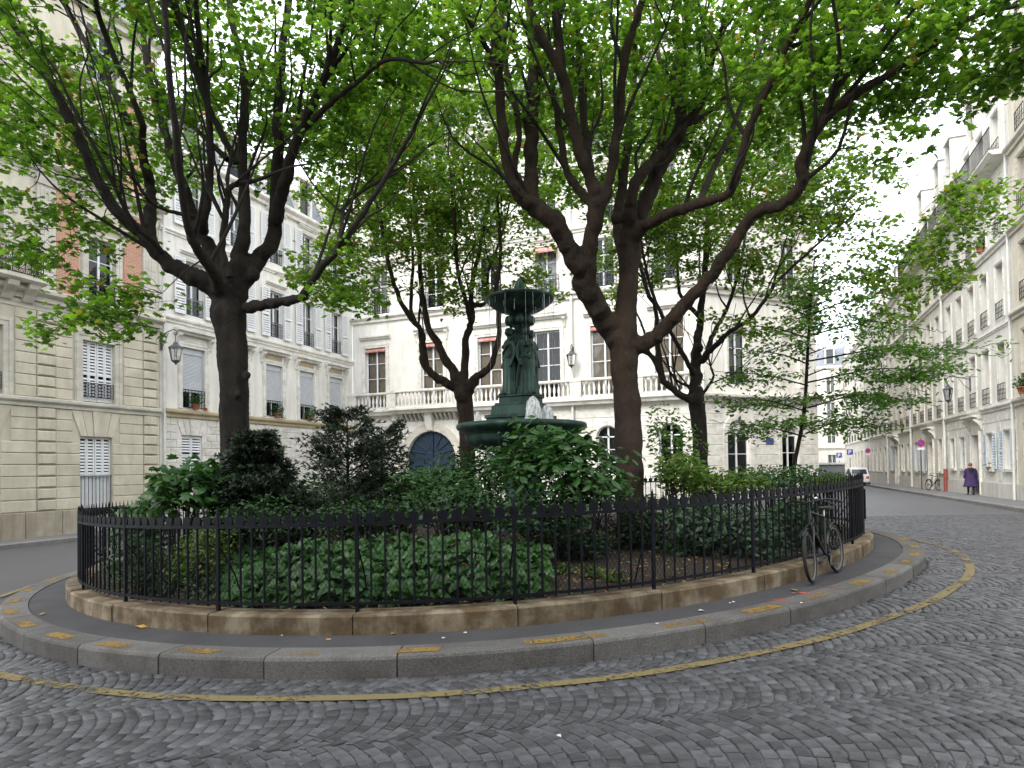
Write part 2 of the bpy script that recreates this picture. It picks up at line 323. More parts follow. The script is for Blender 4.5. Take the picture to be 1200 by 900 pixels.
# ================================================================ the setting: road, cobbles, kerbs, pavements
KW = .761                                                    # pavement width between low wall and kerb face
def make_road():
    xs = sorted(set([-400, -200, -100, -60]+list(range(-40, 61, 2))+[80, 120, 200, 400])); ys = sorted(set([-300, -100, -40]+list(range(-20, 101, 2))+[120, 160, 240, 400, 600]))
    V = [(x, y, g(x, y)-.02) for y in ys for x in xs]; n = len(xs)
    F = [(j*n+i, j*n+i+1, (j+1)*n+i+1, (j+1)*n+i) for j in range(len(ys)-1) for i in range(n-1)]
    o = link('road', npmesh('road', V, F, 'road_surface', True)); return tag(o, kind='structure')
road = make_road()
def make_cobbles():
    W, NV, p, sag = 1.10, 10, .106, .22; rot = math.radians(7); c, s_ = math.cos(rot), math.sin(rot)
    cells = []
    for j in range(-6, 24):
        for i in range(-130, 270):
            gp = random.choice((.004, .006, .008, .018)); dk = random.gauss(0, .12)
            for k in range(NV):
                def uv(ii, kk): kk = kk+(dk if 0 < kk < NV else 0); t = kk/NV; return ii*p+sag*(1-(2*t-1)**2)+.55*(j % 2)*p*3, (j+t)*W
                uu, vv = uv(i+.5, k+.5); x, y = uu*c-vv*s_, uu*s_+vv*c
                if y < 2.7 or y > 20.5 or x < -8.5 or x > 19 or (y > 17.5 and x < 5) or abs(x) > y*.98+1.6: continue
                if inside(x, y, KW+.05): continue
                if x < -4.2 and y > 9.0: continue
                def outer(ii, kk):
                    a_, b_ = uv(ii, kk); a_ -= gp; m_ = -4*sag*(2*kk/NV-1)/W; return a_+p/(1+m_*m_), max(j*W, min((j+1)*W, b_-m_*p/(1+m_*m_)))
                q = [uv(i, k), outer(i, k), outer(i, k+1), uv(i, k+1)]
                if (q[2][1]-q[1][1]) < .035: continue
                cells.append((x, y, [(a*c-b*s_, a*s_+b*c) for a, b in q]))
    pieces = []
    for x, y, q in cells:
        Q = np.array(q); cxy = Q.mean(0); x, y = cxy; Q = cxy+(Q-cxy)*(.965-random.random()*.05)+rng.normal(0, .005, (4, 2))
        z = g(x, y)-.007+random.uniform(-.004, .003); tx, ty = rng.normal(0, .012, 2)
        vs = []
        for sc_, dz in ((1.0, -.03), (.985, -.007), (.87, 0.0)):
            for P in Q:
                r = cxy+(P-cxy)*sc_; vs.append((r[0], r[1], z+dz+(r[0]-x)*tx+(r[1]-y)*ty+(random.uniform(-.0015, .0015) if dz == 0 else 0)))
        pieces.append((x, y, z, vs))
    fs = [(8, 9, 10, 11)]+[(4+i, 4+(i+1) % 4, 8+(i+1) % 4, 8+i) for i in range(4)]+[(i, (i+1) % 4, 4+(i+1) % 4, 4+i) for i in range(4)]
    def vis(pc):
        a = proj((pc[0], pc[1], pc[2])); return 8 < a[0] < 1192 and 8 < a[1] < 893
    order = sorted(range(len(pieces)), key=lambda i: (0 if vis(pieces[i]) else 1, math.hypot(pieces[i][0], pieces[i][1])))
    for i in order[:298]:
        x, y, z, vs = pieces[i]; me = bpy.data.meshes.new('cobble'); me.from_pydata([(a-x, b-y, c_-z) for a, b, c_ in vs], [], fs); me.materials.append(MATS['cobble_one'])
        o = link('cobble', me, road); o.location = (x, y, z)
    rest = [pieces[i] for i in order[298:]]
    V = np.array([p_[3] for p_ in rest]).reshape(-1, 3); F = (np.arange(len(rest))[:, None, None]*12+np.array(fs)[None]).reshape(-1, 4)
    o = link('cobbles', npmesh('cobbles', V, F, 'cobble'), road); tag(o, kind='stuff')
    print('cobbles', len(pieces))
make_cobbles()
# island pavement, kerb stones, paint
pav = MB(); strip(pav, 0, ILEN, [(KW-.33, .172), (-.10, .178)], .2)
pavement = tag(pav.build('pavement', 'pave_asphalt'), kind='structure')
nk = int(round(ILEN/1.3)); s = 0.35; cuts = []
while s < ILEN+.35-1.0: cuts.append(s); s += random.uniform(1.0, 1.35)
cuts.append(ILEN+.35)
for a, b in zip(cuts[:-1], cuts[1:]):
    d = random.uniform(-.008, .008)
    block(a+.006, b-.006, [(KW+d, -.1), (KW+d, .145), (KW-.012+d, .168), (KW-.04+d, .182), (KW-.32, .180), (KW-.32, -.1)]).build('kerb_stone', 'granite', pavement)
# double check joint filler under the kerb gaps
jf = MB(); strip(jf, 0, ILEN, [(KW-.02, -.05), (KW-.02, .15), (KW-.34, .16)], .2); jf.build('kerb_bed', 'asphalt', pavement)
s = .1; k = 0
while s < ILEN:
    L = random.uniform(.36, .5); m = MB(); strip(m, s, s+L, [(KW-.05-random.uniform(0, .015), .1865), (KW-.19-random.uniform(0, .02), .1855)], .1); m.build('yellow_mark', 'yellow_dash', pavement); s += random.uniform(.95, 1.08)
m = MB()
def line_off(s): 
    p, _ = isl(s); return 1.28+.10*max(0, min(1, (p[0]-2)/5))
n = int(ILEN/.1); vs = []
for i in range(n+1):
    s = ILEN*i/n; o0 = line_off(s)
    for off in (o0+.06, o0, o0-.06):
        p, _ = isl(s, off+.008*math.sin(s*3.1)); vs.append((p[0], p[1], g(p[0], p[1])+.0015))
m.add(vs, [(i*3+j, (i+1)*3+j, (i+1)*3+j+1, i*3+j+1) for i in range(n) for j in range(2)])
m.build('yellow_line', 'yellow_line', road)
# red spray marks on the pavement below the bicycle
pa = gnd(942, 697, .18); m = MB()
for k in range(3): 
    q = gnd(915+k*30, 703-k*8, .18); m.box(q[0]-.16, q[0]+.16, q[1]-.05, q[1]+.05, .181+g(q[0], q[1]), .1825+g(q[0], q[1]))
m.build('spray_mark', 'red_spray', pavement)
# fallen leaves and litter
dl = MB().add([(0, -.05, 0), (.03, -.01, .012), (.012, .05, .004), (-.02, .035, .014), (-.035, -.01, .002)], [(0, 1, 2, 3, 4)]).mesh('fallen_leaf', 'dry_leaf')
lm = MB().add([(-.02, -.015, 0), (.02, -.012, .006), (.018, .014, 0), (-.016, .016, .008)], [(0, 1, 2, 3)]).mesh('litter', 'litter')
k = 0
for (px, py, big, big2) in [(50, 720, 1, 1), (166, 735, 1, 1.6), (930, 692, 1, 1.3), (545, 742, 0, 1), (520, 748, 0, 1), (822, 716, 0, 1.5), (770, 731, 0, 1), (860, 706, 0, 1), (385, 750, 1, .8), (461, 743, 1, .8), (855, 707, 0, .8), (940, 707, 0, 1), (655, 864, 0, 1), (250, 735, 1, .7), (330, 745, 0, .7)]:
    p = gnd(px, py, .18); rd = inside(p[0], p[1], KW); z = g(p[0], p[1])+(.184 if rd else .012)
    if py > 800: p = gnd(px, py); z = g(p[0], p[1])+.01
    o = link('fallen_leaf' if big else 'paper_scrap', dl if big else lm, None); o.location = (p[0], p[1], z); o.rotation_euler = (0, 0, k*1.7); o.scale = (big2,)*3; k += 1
    if big: tag(o, 'curled yellow-brown leaf fallen on the grey island pavement', 'leaf', 'fallen leaves on the pavement')
    else: tag(o, 'tiny pale paper scrap lying on the ground by the kerb', 'litter', 'paper scraps on the ground')
# low stone wall around the bed
s_front = float(_S[np.argmin(np.hypot(_P[:, 0]+1.63, _P[:, 1]-6.46))])
NB = int(round(ILEN/1.7)); BL = ILEN/NB
p0, _ = isl(s_front)
wall = empty('low_stone_wall', (ICX, ICY, g(ICX, ICY)), 0, 'low ring of weathered limestone blocks holding up the iron fence', 'stone wall')
def local(o, root):
    o.parent = root; o.matrix_parent_inverse = Matrix.Translation(-Vector(root.location)); return o
for k in range(NB):
    a = s_front+k*BL; d = random.uniform(-.01, .01); h = .378+random.uniform(-.006, .006)
    local(block(a+.007, a+BL-.007, [(d, .1), (d, h-.02), (d-.02, h), (-.30, h), (-.30, .1)]).build('stone_block', 'limestone'), wall)
local(block(0, ILEN-.001, [(-.03, .1), (-.03, .35), (-.27, .35), (-.27, .1)]).build('mortar_core', 'soil'), wall)
# soil
def soil_z(x, y):
    dx, dy = x-ICX, y-ICY; q = min(1.0, math.hypot(dx, dy)/irad(math.atan2(dy, dx))); return g(x, y)+.33+.28*(1-q**2)
V = []; F = []; R = 14; Na = 72
for i in range(R+1):
    for j in range(Na):
        a = 2*PI*j/Na; r = (irad(a)-.25)*i/R; x, y = ICX+r*math.cos(a), ICY+r*math.sin(a); V.append((x, y, soil_z(x, y)+random.uniform(-.02, .02)))
for i in range(R):
    for j in range(Na): F.append((i*Na+j, (i+1)*Na+j, (i+1)*Na+(j+1) % Na, i*Na+(j+1) % Na))
tag(link('planting_bed', npmesh('planting_bed', V, F, 'soil', True)), kind='structure')
# ---------------------------------------------------------------- fence
fence = empty('iron_fence', (ICX, ICY, 0), 0, 'black wrought iron fence with scroll finials ringing the planted island', 'fence')
FO = -.15; TOPZ = .38
bar_me = MB().tube([(0, 0, .05), (0, 0, .98)], .013, 6).mesh('bar', 'iron')
fm = MB(); out = [(-.03, 0), (.03, 0), (.052, .018), (.054, .055), (.045, .085), (.02, .098), (-.02, .098), (-.045, .085), (-.054, .055), (-.052, .018)]
n = len(out); fm.add([(x, -.011, z) for x, z in out]+[(x, .011, z) for x, z in out], [tuple(range(n)), tuple(range(n, 2*n))[::-1]]+[(i, n+i, n+(i+1) % n, (i+1) % n) for i in range(n)])
fm.tube([(0, 0, .08), (0, 0, .13), (0, 0, .19)], [.011, .010, .002], 5)
fin_me = fm.mesh('finial', 'iron')
post_me = MB().box(-.017, .017, -.017, .017, -.02, 1.0).tube([(0, 0, 1.0), (0, 0, 1.07), (0, 0, 1.14)], [.022, .018, .002], 8).mesh('post', 'iron')
stay_me = MB().tube([(0, .02, .7), (0, .25, .35), (0, .42, -.1)], .009, 5).mesh('stay', 'iron')
NBARS = 11
for k in range(NB):
    for j in range(NBARS):
        s = s_front+k*BL+j*BL/NBARS; p, nn = isl(s, FO); rz = math.atan2(nn[1], nn[0])+PI/2; z = g(p[0], p[1])+TOPZ
        o = link('post' if j == 0 else 'bar', post_me if j == 0 else bar_me); local(o, fence); o.location = (p[0], p[1], z); o.rotation_euler = (0, 0, rz)
        if j == 0: st = link('stay', stay_me, o)
        f = link('finial', fin_me, o); f.location = (0, 0, .93 if j else .93)
for zz, rr, nm in ((.085, (.012, .016), 'lower_rail'), (.915, (.013, .019), 'upper_rail')):
    m = MB(); strip(m, 0, ILEN, [(FO+rr[0], TOPZ+zz-rr[1]), (FO+rr[0], TOPZ+zz+rr[1]), (FO-rr[0], TOPZ+zz+rr[1]), (FO-rr[0], TOPZ+zz-rr[1]), (FO+rr[0], TOPZ+zz-rr[1])], .12); local(m.build(nm, 'iron'), fence)
# wire netting tied to the inside of the fence
V = []; F = []; cell = .055; nw = int(ILEN/cell); zs = np.linspace(.1, .9, 7); hw = .0018
for sgn in (1, -1):
    for i in range(nw):
        base = len(V)
        for q, zz in enumerate(zs):
            s = i*cell+sgn*(zz-.1)*.62
            p, nn = isl(s, FO-.02-.004*(sgn > 0)); p2, _ = isl(s+2*hw*1.3, FO-.02-.004*(sgn > 0)); z = g(p[0], p[1])+TOPZ+zz
            V += [(p[0], p[1], z), (p2[0], p2[1], z)]
        F += [(base+2*q, base+2*q+1, base+2*q+3, base+2*q+2) for q in range(len(zs)-1)]
o = local(link('wire_netting', npmesh('wire_netting', V, F, 'iron')), fence); tag(o, kind='stuff')
# notice panel on the fence's street end
sN = float(_S[np.argmin(np.hypot(_P[:, 0]-6.95, _P[:, 1]-12.35))]); p, nn = isl(sN, FO+.05)
m = MB(); m.box(-.3, .3, -.02, .02, .22, .80); nb = m.build('notice_panel', 'iron'); nb.location = (p[0], p[1], g(p[0], p[1])+TOPZ); nb.rotation_euler = (0, 0, math.atan2(nn[1], nn[0])+PI/2)
MB().box(-.27, .27, -.024, -.021, .25, .77).build('panel_face', 'iron_grey', nb)
tag(nb, 'dark rectangular notice panel fixed outside the fence toward the street', 'notice board')
# ---------------------------------------------------------------- street pavements
LB = np.array([-17.30, 21.32])                               # foot of the left houses
def side_pavement(name, O, d, n_, u0, u1, wd, kmat='kerb_light'):
    """pavement along a facade: O origin, d along, n_ outward, wd width"""
    k = int((u1-u0)/1.0); V = []; cols = [(0, .12), (wd-.28, .115)]
    m = MB(); vs = []
    for i in range(k+1):
        u = u0+(u1-u0)*i/k
        for w_, h in cols: q = O+d*u+n_*w_; vs.append((q[0], q[1], g(q[0], q[1])+h))
    m.add(vs, [(i*2, i*2+1, (i+1)*2+1, (i+1)*2) for i in range(k)]); pv = tag(m.build(name, 'pave_light'), kind='structure')
    m = MB(); u = u0; first = True
    while u < u1:
        e = min(u+1.5, u1); vs = []
        for uu in (u+.005, e-.005):
            for w_, h in ((wd-.29, -.05), (wd-.29, .125), (wd-.02, .125), (wd, .105), (wd, -.05)): q = O+d*uu+n_*w_; vs.append((q[0], q[1], g(q[0], q[1])+h))
        MB().add(vs, [(i, (i+1) % 5, 5+(i+1) % 5, 5+i) for i in range(5)]+[(4, 3, 2, 1, 0), (5, 6, 7, 8, 9)]).build('kerb_stone', kmat, pv); u = e
    return pv
side_pavement('pavement', LB, SV, TV, -8, 19.6, 2.0)
CB = np.array([-9.92, 39.57]); RB = np.array([21.03, 26.31])
side_pavement('pavement', CB, TV, -SV, 2.2, 21, 1.8)
side_pavement('pavement', RB, -SV, -TV, -66, 10, 1.75)
# ================================================================ buildings
class House:
    def __init__(s, name, O, d, label, cat='building'):
        s.O = np.array(O, float); s.d = np.array(d, float); s.ang = math.atan2(d[1], d[0])
        s.root = empty(name, (O[0], O[1], 0), s.ang, label, cat); s.open = []
    def P(s, u, y, z): n = np.array([-s.d[1], s.d[0]]); q = s.O+s.d*u+n*y; return (q[0], q[1], z)
    def part(s, name, m, fn, parent=None):
        mb = MB(); fn(mb); return mb.build(name, m, parent or s.root)
    def wall(s, u0, u1, z0, z1, m, depth=9.0, rev=.28, name='wall', room=True, body=True):
        us = sorted(set([u0, u1]+[v for o in s.open for v in o[:2] if u0 < v < u1])); zs = sorted(set([z0, z1]+[v for o in s.open for v in o[2:4] if z0 < v < z1])); mb = MB()
        ops = [o for o in s.open if o[1] > u0 and o[0] < u1 and o[3] > z0 and o[2] < z1]
        for a, b in zip(us[:-1], us[1:]):
            for c, d in zip(zs[:-1], zs[1:]):
                x, z = (a+b)/2, (c+d)/2
                if any(o[0] < x < o[1] and o[2] < z < o[3] for o in ops): continue
                mb.add([(a, 0, c), (b, 0, c), (b, 0, d), (a, 0, d)], [(0, 1, 2, 3)])
        for o in ops:
            a, b, c, d = o[:4]; a, b = max(a, u0), min(b, u1)
            if len(o) > 4 and o[4]:                              # arched head
                r = (b-a)/2; rise = min(r, o[4]); cz = d-rise; K = 14; arc = [((a+b)/2-r*math.cos(PI*i/K), cz+rise*math.sin(PI*i/K)) for i in range(K+1)]
                for i in range(K):
                    p, q = arc[i], arc[i+1]
                    mb.add([(p[0], 0, p[1]), (q[0], 0, q[1]), (q[0], 0, d), (p[0], 0, d)], [(0, 1, 2, 3)]); mb.add([(p[0], 0, p[1]), (q[0], 0, q[1]), (q[0], rev, q[1]), (p[0], rev, p[1])], [(0, 3, 2, 1)])
                sides = [(a, c, a, cz), (b, cz, b, c), (b, c, a, c)]
            else: sides = [(a, c, a, d), (a, d, b, d), (b, d, b, c), (b, c, a, c)]
            for x0, y0, x1, y1 in sides: mb.add([(x0, 0, y0), (x1, 0, y1), (x1, rev, y1), (x0, rev, y0)], [(0, 1, 2, 3)])
        if body:
            mb.add([(u0, 0, z0), (u0, depth, z0), (u0, depth, z1), (u0, 0, z1)], [(0, 3, 2, 1)]); mb.add([(u1, 0, z0), (u1, depth, z0), (u1, depth, z1), (u1, 0, z1)], [(0, 1, 2, 3)])
            mb.add([(u0, depth, z0), (u1, depth, z0), (u1, depth, z1), (u0, depth, z1)], [(0, 3, 2, 1)]); mb.add([(u0, 0, z1), (u1, 0, z1), (u1, depth, z1), (u0, depth, z1)], [(0, 1, 2, 3)])
        w_ = mb.build(name, m, s.root)
        if room and ops: s.part('room_shade', 'room_shade', lambda q: q.add([(u0+.01, .75, z0), (u1-.01, .75, z0), (u1-.01, .75, z1-.02), (u0+.01, .75, z1-.02)], [(0, 1, 2, 3)]))  # near-black sheet: the shade of the room behind is in its colour
        return w_
    def hole(s, u0, u1, z0, z1, arch=0): s.open.append((u0, u1, z0, z1, arch))
    def course(s, u0, u1, z0, z1, pr, m, name='string_course'):
        h = z1-z0; return s.part(name, m, lambda q: q.prof(u0, u1, [(.02, z0), (-pr*.45, z0), (-pr*.5, z0+h*.35), (-pr*.85, z0+h*.5), (-pr, z0+h*.62), (-pr, z0+h*.9), (-pr*.9, z1), (.02, z1)]))
    def surround(s, u0, u1, z0, z1, w_, pr, m, sill=True):
        def f(q):
            q.box(u0-w_, u0-.002, -pr, .02, z0, z1+w_); q.box(u1+.002, u1+w_, -pr, .02, z0, z1+w_); q.box(u0-.001, u1+.001, -pr-.003, .02, z1+.002, z1+w_-.003)
            q.box(u0-w_*.9, u0-w_*.55, -pr-.03, .0, z0+.01, z1+w_-.01); q.box(u1+w_*.55, u1+w_*.9, -pr-.03, 0, z0+.01, z1+w_-.01); q.box(u0-w_*.55, u1+w_*.55, -pr-.028, 0, z1+w_*.55, z1+w_*.9)
            if sill: q.box(u0-w_-.06, u1+w_+.06, -pr-.09, .1, z0-.13, z0-.004)
        return s.part('window_surround', m, f)
    def window(s, u0, u1, z0, z1, rows=3, cols=2, y=.16, curtain=None, arch=0, fm='white_paint', label=None):
        t = .06; r = (u1-u0)/2; zt = z1-arch
        def f(q):
            q.box(u0, u0+t, y, y+.07, z0, zt); q.box(u1-t, u1, y, y+.07, z0, zt); q.box(u0+t, u1-t, y+.001, y+.069, z0, z0+t*1.6)
            if not arch: q.box(u0+t, u1-t, y+.001, y+.069, z1-t, z1)
            for c in range(1, cols): x = u0+(u1-u0)*c/cols; q.box(x-.045, x+.045, y-.006, y+.075, z0+t, (z1-.01) if arch else z1-t)
            for k in range(1, rows): z = z0+(zt-z0)*k/rows; q.box(u0+t, u1-t, y+.01, y+.055, z-.018, z+.018)
            if arch:
                q.box(u0+t, u1-t, y+.002, y+.068, zt-.03, zt+.03); K = 12
                for i in range(K):
                    a0, a1 = PI*i/K, PI*(i+1)/K; c0 = (u0+u1)/2
                    A = [(c0-q_*math.cos(a), zt+q_*arch/r*math.sin(a)) for a in (a0, a1) for q_ in (r, r-t)]
                    q.add([(A[0][0], y, A[0][1]), (A[2][0], y, A[2][1]), (A[3][0], y, A[3][1]), (A[1][0], y, A[1][1])], [(0, 1, 2, 3)])
        w_ = s.part('window', fm, f)
        for c in range(cols):
            for k in range(rows):
                a, b = u0+(u1-u0)*c/cols+.03, u0+(u1-u0)*(c+1)/cols-.03; c0, d0 = z0+(zt-z0)*k/rows+.02, z0+(zt-z0)*(k+1)/rows-.02
                s.part('pane', 'glass', lambda q: q.add([(a, y+.03, c0), (b, y+.034, c0), (b, y+.03, d0), (a, y+.034, d0)], [(0, 1, 2, 3)]), w_)
        if arch:
            K = 10; s.part('pane', 'glass', lambda q: q.add([(u0+r-(r-.02)*math.cos(PI*i/K), y+.03, zt+(arch-.02)*math.sin(PI*i/K)) for i in range(K+1)], [tuple(range(K+1))]), w_)
        if curtain: s.part('curtain', curtain, lambda q: [q.add([(u0+.04+(u1-u0-.08)*i/16, y+.16+.018*math.sin(i*2.4), z) for i in range(17) for z in (z0+.05, zt-.02)], [(2*i, 2*i+2, 2*i+3, 2*i+1) for i in range(16)])], w_)
        return w_
    def shutter(s, u0, u1, z0, z1, y, m='white_paint', parent=None, pitch=.12, solid_low=0.0):
        def f(q):
            t = .05; q.box(u0, u0+t, y, y+.035, z0, z1); q.box(u1-t, u1, y, y+.035, z0, z1); q.box(u0+t, u1-t, y+.001, y+.034, z0, z0+.09); q.box(u0+t, u1-t, y+.001, y+.034, z1-.07, z1); zm = z0+(z1-z0)*.45
            q.box(u0+t, u1-t, y+.001, y+.034, zm-.035, zm+.035)
            q.add([(u0+t, y+.032, z0), (u1-t, y+.032, z0), (u1-t, y+.032, z0+.1+solid_low), (u0+t, y+.032, z0+.1+solid_low)], [(0, 1, 2, 3)])
            z = z0+.1
            while z < z1-.1:
                if abs(z+.04-zm) > .06 and z > z0+solid_low:
                    q.add([(u0+t, y+.03, z+pitch*.62), (u1-t, y+.03, z+pitch*.62), (u1-t, y+.004, z), (u0+t, y+.004, z)], [(0, 3, 2, 1)])
                z += pitch
        return s.part('shutter', m, f, parent)
    def guard(s, u0, u1, z0, z1, y, m='iron', n=None, diag=False):
        n = n or max(3, int((u1-u0)/.12))
        def f(q):
            for z in (z0+.02, z1-.015): q.box(u0, u1, y-.012, y+.012, z-.015, z+.015)
            for i in range(n+1):
                x = u0+(u1-u0)*i/n; q.box(x-.009, x+.009, y-.008, y+.008, z0+.035, z1-.03)
                if i < n:
                    x1 = u0+(u1-u0)*(i+1)/n; c0 = (x+x1)/2; cz = (z0+z1)/2; R = (x1-x)*.46
                    pts = [(c0+R*math.cos(a), y, cz+R*1.25*math.sin(a)) for a in np.linspace(0, 2*PI, 9)]; q.tube(pts, .009, 3, False)
                    if diag:
                        for dz in (-.3, .3): q.tube([(c0+R*.8*math.cos(a), y, cz+dz*(z1-z0)+R*.8*math.sin(a)) for a in np.linspace(0, 2*PI, 7)], .009, 3, False)
        return s.part('guard_rail', m, f)
    def hood(s, u0, u1, z, h, pr, m, brackets=True, pediment=False):
        def f(q):
            q.prof(u0, u1, [(.02, z), (-pr*.5, z), (-pr*.6, z+h*.4), (-pr, z+h*.55), (-pr, z+h), (.02, z+h)])
            if pediment:
                c = (u0+u1)/2; q.add([(u0, -pr, z+h+.001), (u1, -pr, z+h+.001), (c, -pr, z+h+.55), (u0, .02, z+h+.001), (u1, .02, z+h+.001), (c, .02, z+h+.55)], [(0, 1, 2), (0, 2, 5, 3), (1, 4, 5, 2)])
                q.add([(u0+.3, -pr-.0, z+h+.06), (u1-.3, -pr, z+h+.06), (c, -pr, z+h+.4), (u0+.3, -pr-.03, z+h+.06), (u1-.3, -pr-.03, z+h+.06), (c, -pr-.03, z+h+.4)], [(3, 4, 5), (0, 3, 5, 2), (1, 2, 5, 4), (0, 1, 4, 3)])
            if brackets:
                for x in (u0+.06, u1-.24): q.prof(x, x+.18, [(.02, z-.55), (-.06, z-.52), (-.1, z-.35), (-pr*.5, z-.2), (-pr*.85, z-.08), (-pr*.85, z-.002), (.02, z-.002)])
        return s.part('window_hood', m, f)
    def ashlar(s, wall, u0, u1, z0, z1, ch, bl, m, pr=.035, gap=.016, bevel=.02):
        n = max(1, int(round((z1-z0)/ch))); ch = (z1-z0)/n
        for k in range(n):
            a, b = z0+k*ch, z0+(k+1)*ch; spans = [(u0, u1)]
            for o in s.open:
                if o[3] > a+.02 and o[2] < b-.02:
                    e = o[0:2]
                    new = []
                    for p, q in spans:
                        if e[1] <= p or e[0] >= q: new.append((p, q))
                        else:
                            if e[0]-p > .08: new.append((p, e[0]))
                            if q-e[1] > .08: new.append((e[1], q))
                    spans = new
            for p, q in spans:
                c = p
                off = (bl/2 if k % 2 else 0)
                while c < q-.01:
                    e = min(q, u0+(math.floor((c-u0-off)/bl+1e-6)+1)*bl+off)
                    if q-e < bl*.25: e = q
                    s.part('stone', m, lambda mb: mb.bevbox(c+gap/2, e-gap/2, -pr-random.uniform(0, .004), .03, a+gap/2, b-gap/2, bevel), wall); c = e
    def keys(s, wall, u0, u1, z0, z1, n, m, pr=.05):             # voussoirs over an opening
        c = (u0+u1)/2
        for i in range(n):
            a0, a1 = -.5+i/n, -.5+(i+1)/n; w0, w1 = (u1-u0)*1.0, (u1-u0)*1.55
            P = [(c+w0*a0+.008, z0+.005), (c+w0*a1-.008, z0+.005), (c+w1*a1-.008, z1), (c+w1*a0+.008, z1)]; x = pr+(.03 if i == n//2 else 0)
            s.part('keystone', m, lambda q: q.add([(u, -x, z) for u, z in P]+[(u, .02, z) for u, z in P], [(0, 1, 2, 3), (0, 4, 5, 1), (1, 5, 6, 2), (2, 6, 7, 3), (3, 7, 4, 0)]), wall)
    def mansard(s, u0, u1, z0, h, depth, m, dorm=(), dm='white_trim'):
        r = s.part('roof', m, lambda q: q.add([(u0, .15, z0), (u1, .15, z0), (u1, 1.3, z0+h), (u0, 1.3, z0+h), (u0, depth, z0), (u1, depth, z0), (u1, depth-1, z0+h*1.15), (u0, depth-1, z0+h*1.15)], [(0, 1, 2, 3), (3, 2, 6, 7), (7, 6, 5, 4), (0, 3, 7, 4), (1, 5, 6, 2), (0, 4, 5, 1)]))
        for c in dorm:
            s.part('dormer', dm, lambda q: (q.box(c-.6, c-.42, .12, 1.2, z0+.25, z0+h*.85), q.box(c+.42, c+.6, .12, 1.2, z0+.25, z0+h*.85), q.box(c-.68, c+.68, .04, 1.3, z0+h*.85+.002, z0+h*.85+.2)), r)
            s.part('dormer_glass', 'car_glass', lambda q: q.box(c-.419, c+.419, .3, .36, z0+.25, z0+h*.85), r)
        return r
    def chimney(s, u, y, z, w_=1.6, h=1.8):
        c = s.part('chimney', 'grey_wall', lambda q: (q.box(u-w_/2, u+w_/2, y, y+.6, z-1, z+h), q.box(u-w_/2-.06, u+w_/2+.06, y-.06, y+.66, z+h+.001, z+h+.12)))
        for k in range(4): s.part('chimney_pot', 'terracotta', lambda q: q.lathe([(.1, 0), (.13, .3), (.1, .5)], 8, (u-w_/2+.25+k*.36, y+.3, z+h+.121)), c)
    def pipe(s, u, z0, z1, m='pipe_white', y=-.11, r=.055, foot=None):
        o = s.part('drainpipe', m, lambda q: (q.tube([(u, y, z0), (u, y, z1)], r, 8), [q.tube([(u, y, z), (u, y, z+.12)], r*1.3, 8) for z in np.arange(z0+1.5, z1, 2.4)]))
        if foot: s.part('pipe_shoe', foot, lambda q: q.tube([(u, y, z0-.05), (u, y, z0+1.3)], r*1.45, 8), o)
        return o
# ---------------------------------------------------------------- cream ashlar house with brick panels
H = House('stone_house', LB, SV, 'cream banded stone house with brick panels and a scrolled iron balcony')
wins = [(-1.25, .08), (2.78, 4.05)]
H.hole(2.69, 3.95, .50, 3.28); H.hole(-1.3, .0, .50, 3.28)
for a, b in wins: H.hole(a, b, 4.62, 6.98)
for a, b in ((-1.25, .1), (3.0, 4.1)): H.hole(a, b, 8.5, 11.0)
for a, b in ((-1.25, .1), (2.95, 4.15)): H.hole(a, b, 13.4, 15.9)
for a, b in ((-1.25, .1), (2.95, 4.15)): H.hole(a, b, 17.2, 19.3)
U0, U1 = -8.0, 6.05
wl = H.wall(U0, U1, -1.2, 20.3, 'cream_stone')
H.ashlar(wl, U0, U1, -1.0, .55, 1.55, 1.25, 'plinth_stone', .09, .012, .02)
PIL = [(1.15, 1.78), (5.28, 5.88)]
def flat_spans(z0, z1, ch):
    H.open += [(a, b, z0, z1, 0) for a, b in PIL]; H.ashlar(wl, -3, U1-.02, z0, z1, ch, 2.6, 'cream_stone', .035, .02); H.open = [o for o in H.open if (o[0], o[1]) not in PIL]
    n = int(round((z1-z0)/ch)); h = (z1-z0)/n
    for a, b in PIL:
        for k in range(n): H.part('stone', 'cream_stone', lambda q: q.bevbox(a+.01, b-.01, -.10, .02, z0+k*h+.03, z0+(k+1)*h-.03, .03), wl)
H.open += [(2.69-.28, 3.95+.28, 3.28, 4.28, 0), (-1.6, .3, 3.28, 4.28, 0)]
flat_spans(.56, 4.28, .42)
H.open = H.open[:-2]
H.keys(wl, 2.69, 3.95, 3.30, 4.27, 5, 'cream_stone'); H.keys(wl, -1.3, 0, 3.3, 4.27, 5, 'cream_stone')
H.course(U0, U1-.01, 4.28, 4.60, .2, 'cream_trim')
H.open += [(a-.36, b+.36, 4.6, 7.36, 0) for a, b in wins]
flat_spans(4.62, 7.72, .385); H.open = H.open[:-2]
for a, b in wins: H.surround(a, b, 4.62, 6.98, .3, .06, 'cream_trim', False)
H.course(U0, U1-.01, 7.72, 8.02, .08, 'cream_trim', 'frieze'); H.course(U0, U1+.02, 8.03, 8.46, .38, 'cream_trim', 'cornice')
def closed4(u0, u1, z0, z1, y=.1, m='white_paint', low=0.0):
    n = 4; w_ = (u1-u0)/n
    for i in range(n): H.shutter(u0+i*w_+.006, u0+(i+1)*w_-.006, z0, z1, y+(.012 if i % 2 else 0), m, solid_low=low)
closed4(2.69, 3.95, .56, 3.27, .1, low=1.2); closed4(-1.3, 0, .56, 3.27, .1, low=1.2)
